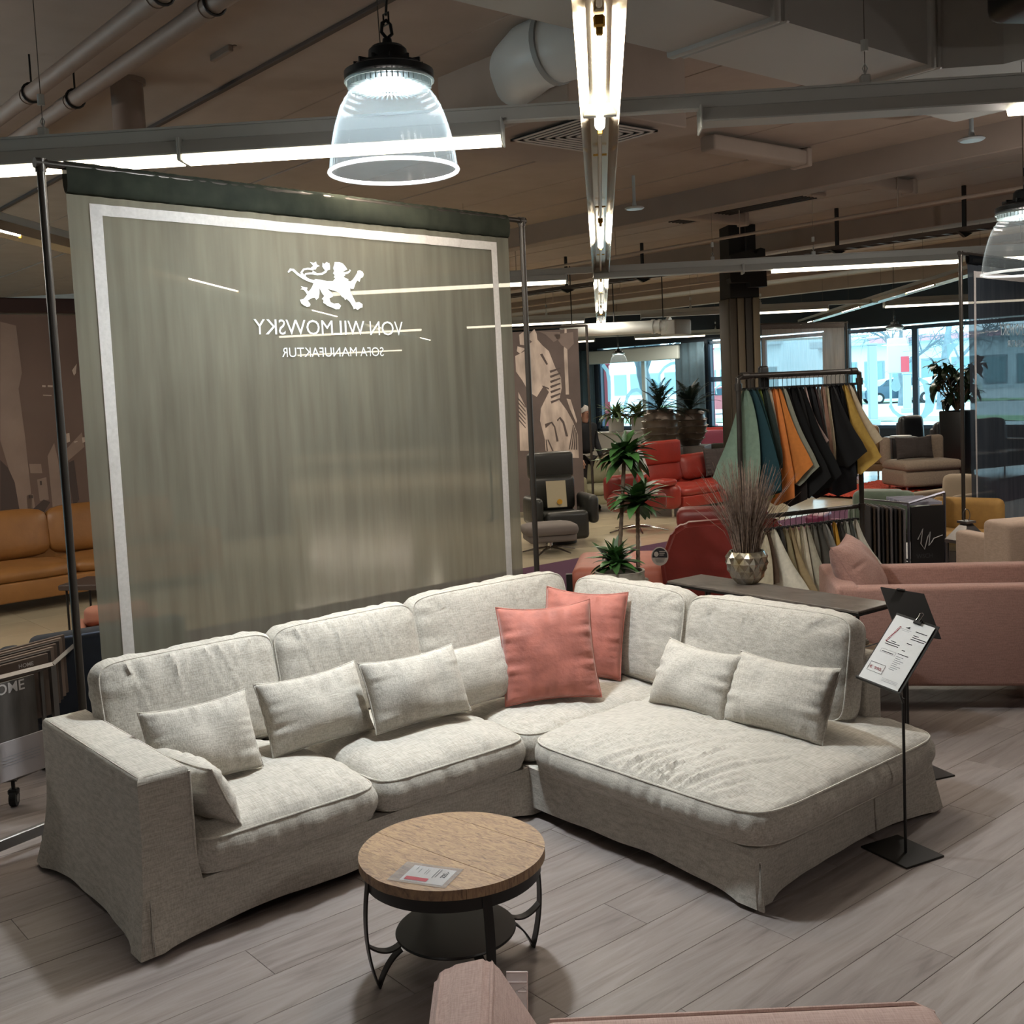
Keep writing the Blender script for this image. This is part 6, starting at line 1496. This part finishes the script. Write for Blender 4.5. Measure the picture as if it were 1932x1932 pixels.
# long city mural at the left
m0, m1 = Vector((.6, 12.0, 0)), Vector((6.6, 12.25, 0))
def mz(x, y):
    d = RZ @ (F0 + RT * ((x - CXP) / FPX) + UP * ((CYP - y) / FPX)); nn = Vector((-(m1 - m0).y, (m1 - m0).x, 0)).normalized(); o = Vector((0, 0, CAMH)); tt = (m0 - o).dot(nn) / d.dot(nn); p = o + d * tt
    return ((p - m0).dot((m1 - m0).normalized()) / (m1 - m0).length, (p.z - .3) / (3.0 - .3))
def ml(pts): return [mz(x / 4.027, 520 + y / 4.025) for x, y in pts]
cityl = [[(0,350),(120,380),(165,740),(140,860),(190,1230),(250,1790),(150,1800),(60,1450),(0,1250)], [(360,1370),(410,1270),(440,1400),(480,1780),(400,1780)], [(200,1665),(250,1660),(270,1790),(210,1800)], [(280,1550),(350,1530),(370,1700),(300,1710)], [(490,1330),(620,1190),(640,1300),(500,1420)], [(220,1430),(310,1430),(320,1500),(230,1500)]]
cityd = [[(0,1400),(60,1460),(110,1570),(150,1800),(0,1810)], [(240,1780),(330,1700),(380,1720),(330,1800)], [(520,1420),(560,1400),(600,1700),(560,1760),(530,1600)], [(215,1670),(228,1668),(230,1690),(217,1692)], [(236,1668),(248,1667),(250,1690),(238,1690)], [(300,1560),(315,1558),(318,1590),(303,1592)]]
rel_ = [[(500 + 60 * i, 1200 + 30 * ((i * 2) % 3)), (525 + 60 * i, 1195 + 30 * ((i * 2) % 3)), (530 + 60 * i, 1260), (505 + 60 * i, 1270)] for i in range(3)] + [[(318, 832), (345, 834), (345, 848), (318, 846)], [(360, 832), (398, 834), (398, 848), (360, 846)], [(325, 905), (390, 908), (390, 914), (325, 911)], [(545, 720), (580, 670), (575, 740), (560, 760)]]
print_banner(m0, m1, 3.0, 'huge brown city photograph mural behind the yellow leather sofa', mat('mural_ground', '6a5850', .8, n=.12, scale=1.2), .3, [(mat('mural_pale', '8c7a6f', .8, n=.1, scale=3), [ml(p) for p in cityl]), (mat('mural_dark', '4a3f3c', .8), [ml(p) for p in cityd]), (mat('mural_white', 'b9a99c', .8), [ml(p) for p in rel_])], name='mural_panel', framed=False)
b = B(); b.box((3.6, 12.2, 3.10), (6.2, .16, .16), r=.02); tag(b.build('mural_beam', mat('dark_maroon_beam', '2a1512', .7), smooth=0), 'dark maroon beam above the city mural at the left', 'beam')
# ================================================================== LEFT SIDE
yel = leather('ochre_leather', '946636', .42)
g = G(50, 1160, 0)
ys_ = sofa_kit('yellow_sofa', 'ochre yellow leather sofa at the left edge below the city mural', 'sofa', (3.62, 11.75, 0), R_(2), 3.2, 1.0, yel, sh=.46, bh=.93, ah=.6, aw=.2, ns=2, leg=.12, tilt=10)
q = D(182, 1105, 9.6); t = thing('small_side_table', 'small dark square side table in front of the yellow sofa', 'side table', (q.x, q.y, 0), yaw(-10))
tz = D(182, 1100, 9.6).z
b = B(); b.box((0, 0, tz), (.46, .46, .05), r=.008, seg=1); b.build('top', mat('dark_walnut', '453730', .5), t, smooth=0)
for sx in (-.18, .18):
    for sy in (-.18, .18): b = B(); b.cyl((sx, sy, 0), (sx, sy, tz - .02), .01, n=8); b.build('leg', blk, t)
nav = mat('navy_denim', '161d28', .85, n=.15, scale=20)
q = camloc(-2.52, 6.35); t = thing('navy_armchair', 'dark navy armchair seen from behind, left of the banner pole', 'armchair', q, yaw(35))
b = B(); b.box((0, 0, .34), (.8, .8, .36), r=.06, seg=4); b.build('seat_base', nav, t); b = B(); b.box((0, -.36, .52), (.84, .16, .50), r=.05, seg=4); b.build('backrest', nav, t)
for sx in (-1, 1): b = B(); b.box((sx * .4, 0, .45), (.14, .8, .3), r=.05, seg=4); b.build('arm', nav, t)
b = B(); b.tube([(-.41, -.44, .755), (.41, -.44, .755)], .006, 6); b.build('piping', mat('navy_piping', '4a5870', .7), t)
for sx in (-.33, .33):
    for sy in (-.33, .33): b = B(); b.cyl((sx, sy, 0), (sx, sy, .17), .02, n=8); b.build('leg', blk, t)
q = camloc(-2.95, 7.9); sofa_kit('salmon_stool', 'salmon pink upholstered stool seen past the banner pole', 'stool', q, yaw(20), .6, .6, mat('salmon_cloth', 'a5705c', .8), bh=.5, sh=.4, ah=.42, ns=1, aw=.08)
q = camloc(-2.45, 7.0); t = thing('round_black_pouf', 'round black pouf behind the left edge of the banner', 'pouf', q); b = B(); b.lathe([(0, .0), (.26, 0), (.33, .1), (.34, .28), (.28, .42), (0, .46)], 28); b.build('seat', mat('black_cloth', '0f1318', .9), t); b = B(); b.tube([(.335 * math.cos(a), .335 * math.sin(a), .28) for a in [2 * PI * i / 32 for i in range(32)]], .006, 6, closed=True); b.build('piping', mat('black_cloth', '0f1318'), t)
# HOME sample trolley
g = G(28, 1520, 0); rc = RZ.inverted() @ g
hm = thing('sample_trolley', 'grey steel sample trolley with HOME board and casters at the left edge', 'trolley', (g.x, g.y, 0), yaw(8)); stl = mat('grey_steel', '6f6b68', .4, .5)
def hq(x, y, dY=0): return (Matrix.Translation((g.x, g.y, 0)) @ Matrix.Rotation(yaw(8), 4, 'Z')).inverted() @ D(x, y, rc.y + dY)
Mi = (Matrix.Translation((g.x, g.y, 0)) @ Matrix.Rotation(yaw(8), 4, 'Z')).inverted()
a0, a1, a2 = hq(-60, 1465), hq(75, 1430), hq(-80, 1290)
BLq = Mi @ G(-70, 1497, .25); BRq = Mi @ G(77, 1445, .25); Mh, w_, h_ = frame_from(BLq, BRq, BLq + Vector((0, 0, .46)))
b = B(); b.box((w_ / 2, h_ / 2, 0), (w_, h_, .012), M=Mh); bd = b.build('display_board', mat('board_grey', '56514d', .5, n=.5, scale=3, stretch=(.3, 6, 1), col2='3b3734'), hm, smooth=0)
tg_, fs = text_geo('AT HOME', height=.05, bold=True); b = B(); wmx = max(v[0] for v in tg_); b.add([(v[0] + w_ * .86 - wmx, v[2] + h_ * .88, .008) for v in tg_], fs, Mh); b.build('lettering', mat('pale_letters', 'b5aeaa', .6), bd, smooth=0)
b = B(); b.box((w_ * .76, h_ * .18, .012), (.26, .19, .006), r=.002, seg=1, M=Mh); b.build('label_card', mat('pale_card', '9b9494', .6), bd, smooth=0)
card(Mh, [(w_ * .76 - .11, h_ * .18 + .02 - .014 * i, .2, .003) for i in range(4)], greyink, bd, 'print_lines', dz=.017)
b = B()
P_ = [hq(100, 1258, .10), hq(104, 1330, .1), hq(60, 1340, .08)]
tl, tr = Mi @ G(-80, 1300, .70), Mi @ G(98, 1255, .70)
b.tube([tl, tr], .016, 4); b.tube([tr, Vector((tr.x, tr.y, tr.z - .28))], .02, 4); b.tube([Mi @ G(76, 1262, .69), (Mi @ G(76, 1262, .69)) - Vector((0, 0, .3))], .012, 4); b.tube([tl + Vector((0, .5, 0)), tr + Vector((0, .5, 0))], .012, 4); b.tube([tr, tr + Vector((0, .5, 0))], .014, 4)
lf = hq(-60, 1500); rf = Vector((0.02, 0, .1)); b.tube([Vector((-.5, 0, .14)), Vector((0.02, 0, .14))], .016, 4); b.tube([Vector((0.02, 0, .14)), Vector((.0, .55, .14))], .012, 4)
b.tube([Vector((0, 0, .14)), hq(70, 1450, .04)], .014, 4); b.tube([Vector((0, 0.5, .14)), tr + Vector((0, .5, 0))], .014, 4)
b.build('frame', stl, hm, smooth=0)
for i in range(7):
    a_ = (tl + Vector((.02, .07 + .055 * i, .05 + .004 * i))); c_ = (tr + Vector((-.04, .07 + .055 * i, .05 + .004 * i))); d_ = (c_ - a_).normalized()
    mid = (a_ + c_) / 2; rzz = math.atan2(d_.y, d_.x)
    b = B(); b.box((0, 0, -.16), ((c_ - a_).length, .018, .32), r=.002, seg=1, M=T(mid.x, mid.y, mid.z, rzz)); b.build('floor_sample', mat(('sample_brown', 'sample_dark', 'sample_taupe')[i % 3], ('4f4037', '2a211d', '6b5b50')[i % 3], .5), hm, smooth=0)
vs, fs = text_geo('HOME', height=.02, bold=True); a_ = tl.lerp(tr, .60) + Vector((0, .055, .015)); b = B(); b.add([(v[0], 0, v[2]) for v in vs], fs, T(a_.x, a_.y, a_.z, math.atan2(tr.y - tl.y, tr.x - tl.x))); b.build('lettering', mat('pale_letters', 'b5aeaa', .6), hm, smooth=0)
for (x, y) in ((0, 0), (-.5, 0), (0, .55)):
    b = B(); b.cyl((x - .016, y, .04), (x + .016, y, .04), .04, n=18); w2_ = b.build('caster_wheel', mat('black_rubber', '141312', .6), hm)
    b = B(); b.cyl((x - .019, y, .04), (x + .019, y, .04), .022, n=12); b.build('hub', stl, w2_)
    b = B(); b.box((x, y, .075), (.05, .04, .03), r=.006, seg=1); b.cyl((x, y, .08), (x, y, .14), .01, n=8); b.build('caster_fork', dkm, hm)
# low steel rail in front at left
a_, c_ = G(-60, 1612, .1), G(97, 1550, .1); d_ = c_ - a_
t = thing('floor_rail', 'low grey steel rail near the floor at the left edge before the sofa arm', 'rail', ((a_.x + c_.x) / 2, (a_.y + c_.y) / 2, 0), math.atan2(d_.y, d_.x))
b = B(); b.box((0, 0, .085), (d_.length, .03, .05), r=.004, seg=1); b.build('bar', stl, t, smooth=0)
for sx in (-1, 1): b = B(); b.box((sx * (d_.length / 2 - .03), 0, .03), (.03, .03, .06)); b.cyl((sx * (d_.length / 2 - .03), -.018, .085), (sx * (d_.length / 2 - .03), -.01, .085), .01, n=8); b.build('foot', stl, t, smooth=0)

# ================================================================== STANDING MAN
q = camloc(1.205, 17.4); hgt = D(1107, 766, 17.4).z
mn = thing('person', 'grey-haired man in dark jacket standing by the curtains, turned to the right', 'person', (q.x, q.y, 0), yaw(40)); S = hgt / 1.75
jk = mat('dark_jacket', '14161a', .9, n=.1, scale=20); tr_ = mat('dark_trousers', '1a1416', .9); sk = mat('skin', 'b58a76', .6); hr = mat('grey_hair', 'a8a5a0', .8, n=.2, scale=60); sh_ = mat('black_shoe', '0c0c0c', .4)
# torso and arms, one surface
v = [(0, 0, .93), (0, 0, 1.08), (0, .01, 1.25), (0, .02, 1.40), (0, .0, 1.47), (.19, .01, 1.40), (.25, .03, 1.17), (.23, -.10, .95), (.21, -.15, .88), (-.19, .01, 1.40), (-.25, .03, 1.17), (-.23, -.08, .95), (-.22, -.12, .88)]
e = [(0, 1), (1, 2), (2, 3), (3, 4), (3, 5), (5, 6), (6, 7), (7, 8), (3, 9), (9, 10), (10, 11), (11, 12)]
r = [(.17, .13), (.165, .125), (.18, .13), (.15, .10), (.065, .06), .075, .06, .048, .042, .075, .06, .048, .042]
skin_mesh([tuple(c * S for c in p) for p in v], e, r, 'jacket', jk, mn, 2)
v = [(0, 0, .95), (.09, 0, .86), (.10, -.02, .48), (.11, .02, .08), (-.09, 0, .86), (-.10, 0, .48), (-.12, .02, .08)]
skin_mesh([tuple(c * S for c in p) for p in v], [(0, 1), (1, 2), (2, 3), (0, 4), (4, 5), (5, 6)], [(.14, .11), .09, .065, .05, .09, .065, .05], 'trousers', tr_, mn, 2)
v = [(0, .0, 1.45), (0, -.005, 1.53), (0, -.01, 1.58), (0, -.01, 1.66), (0, 0, 1.70)]
hd = skin_mesh([tuple(c * S for c in p) for p in v], [(0, 1), (1, 2), (2, 3), (3, 4)], [.055, .055, (.065, .075), (.075, .09), (.055, .065)], 'head', sk, mn, 2)
b = B(); b.box((0, -.115 * S, 1.60 * S), (.022, .04, .045), r=.009); b.build('nose', sk, hd)
for sx in (-1, 1):
    b = B(); b.box((sx * .082 * S, .0, 1.60 * S), (.018, .035, .06), r=.008); b.build('ear', sk, hd)
    b = B(); b.lathe([(0, -.008), (.008, 0), (0, .008)], 8, at=(sx * .03, -.098 * S, 1.625 * S)); b.build('eye', ink, hd)
b = B(); b.box((0, -.1 * S, 1.555 * S), (.04, .01, .008), r=.003); b.build('mouth', mat('lips', '8f5a50', .6), hd)
b = B(); 
def hair(u, v):
    a = 2 * PI * u; el = PI / 2 * v; rx, ry, rz2 = .092, .108, .115; front = .5 * (1 - math.cos(a + PI / 2)) if False else 0
    low = .0 + .055 * max(0, -math.sin(a)) ; z = rz2 * math.sin(el * 1.0) * (1 - low * 3) + low; return Vector((rx * math.cos(a) * math.cos(el), ry * math.sin(a) * math.cos(el) + .012, (1.615 * S - .03 * (1 - v) * (math.sin(a) > 0)) + z + .003 * nz3(u * 30, v * 9)))
b.grid(hair, 28, 10); bmesh.ops.remove_doubles(b.bm, verts=b.bm.verts[:], dist=1e-4); b.build('hair', hr, hd, smooth=70)
for sx, hx, hy in ((1, .21, -.15), (-1, -.22, -.12)):
    hv = [(hx, hy, .87), (hx, hy - .01, .82), (hx, hy - .015, .79)]; ee = [(0, 1), (1, 2)]; rr2 = [.028, (.02, .036), (.016, .034)]
    for k in range(4):
        y_ = hy - .045 + .022 * k; n0 = len(hv); hv += [(hx, y_, .765), (hx - sx * .008, y_, .735), (hx - sx * .018, y_, .705 + .005 * abs(k - 1.5))]; ee += [(2, n0), (n0, n0 + 1), (n0 + 1, n0 + 2)]; rr2 += [.0095, .009, .007]
    n0 = len(hv); hv += [(hx - sx * .01, hy - .05, .80), (hx - sx * .02, hy - .062, .765)]; ee += [(1, n0), (n0, n0 + 1)]; rr2 += [.011, .009]
    skin_mesh([tuple(c * S for c in p) for p in hv], ee, rr2, 'hand', sk, mn, 1)
for sx in (-1, 1):
    b = B(); b.box((sx * .115, -.03, .04), (.10, .28, .08), r=.035, seg=4, taper=(.8, .7)); b.build('shoe', sh_, mn)

# unseen pendant lamps added outside the frame for soft fill light
for (X, Y, z, p, lab) in ((-2.6, -1.2, 3.42, 12, 'added unseen fill lamp above the aisle behind the camera, to the left'), (3.4, .6, 3.42, 26, 'added unseen fill lamp over the aisle right of the camera'), (5.2, 9.0, 3.42, 60, 'added unseen fill lamp beyond the clothes rack, above the frame'), (-6.5, 7.5, 3.42, 60, 'added unseen fill lamp over the aisle left of the yellow sofa')):
    q = camloc(X, Y); l2 = dup(lamp, loc=(q.x, q.y, z), label=lab)
    for c in list(l2.children):
        if c.type == 'LIGHT': c.data = c.data.copy(); c.data.energy = p if c.data.type == 'AREA' else p * 2.2; c.data.color = (1, .92, .84)
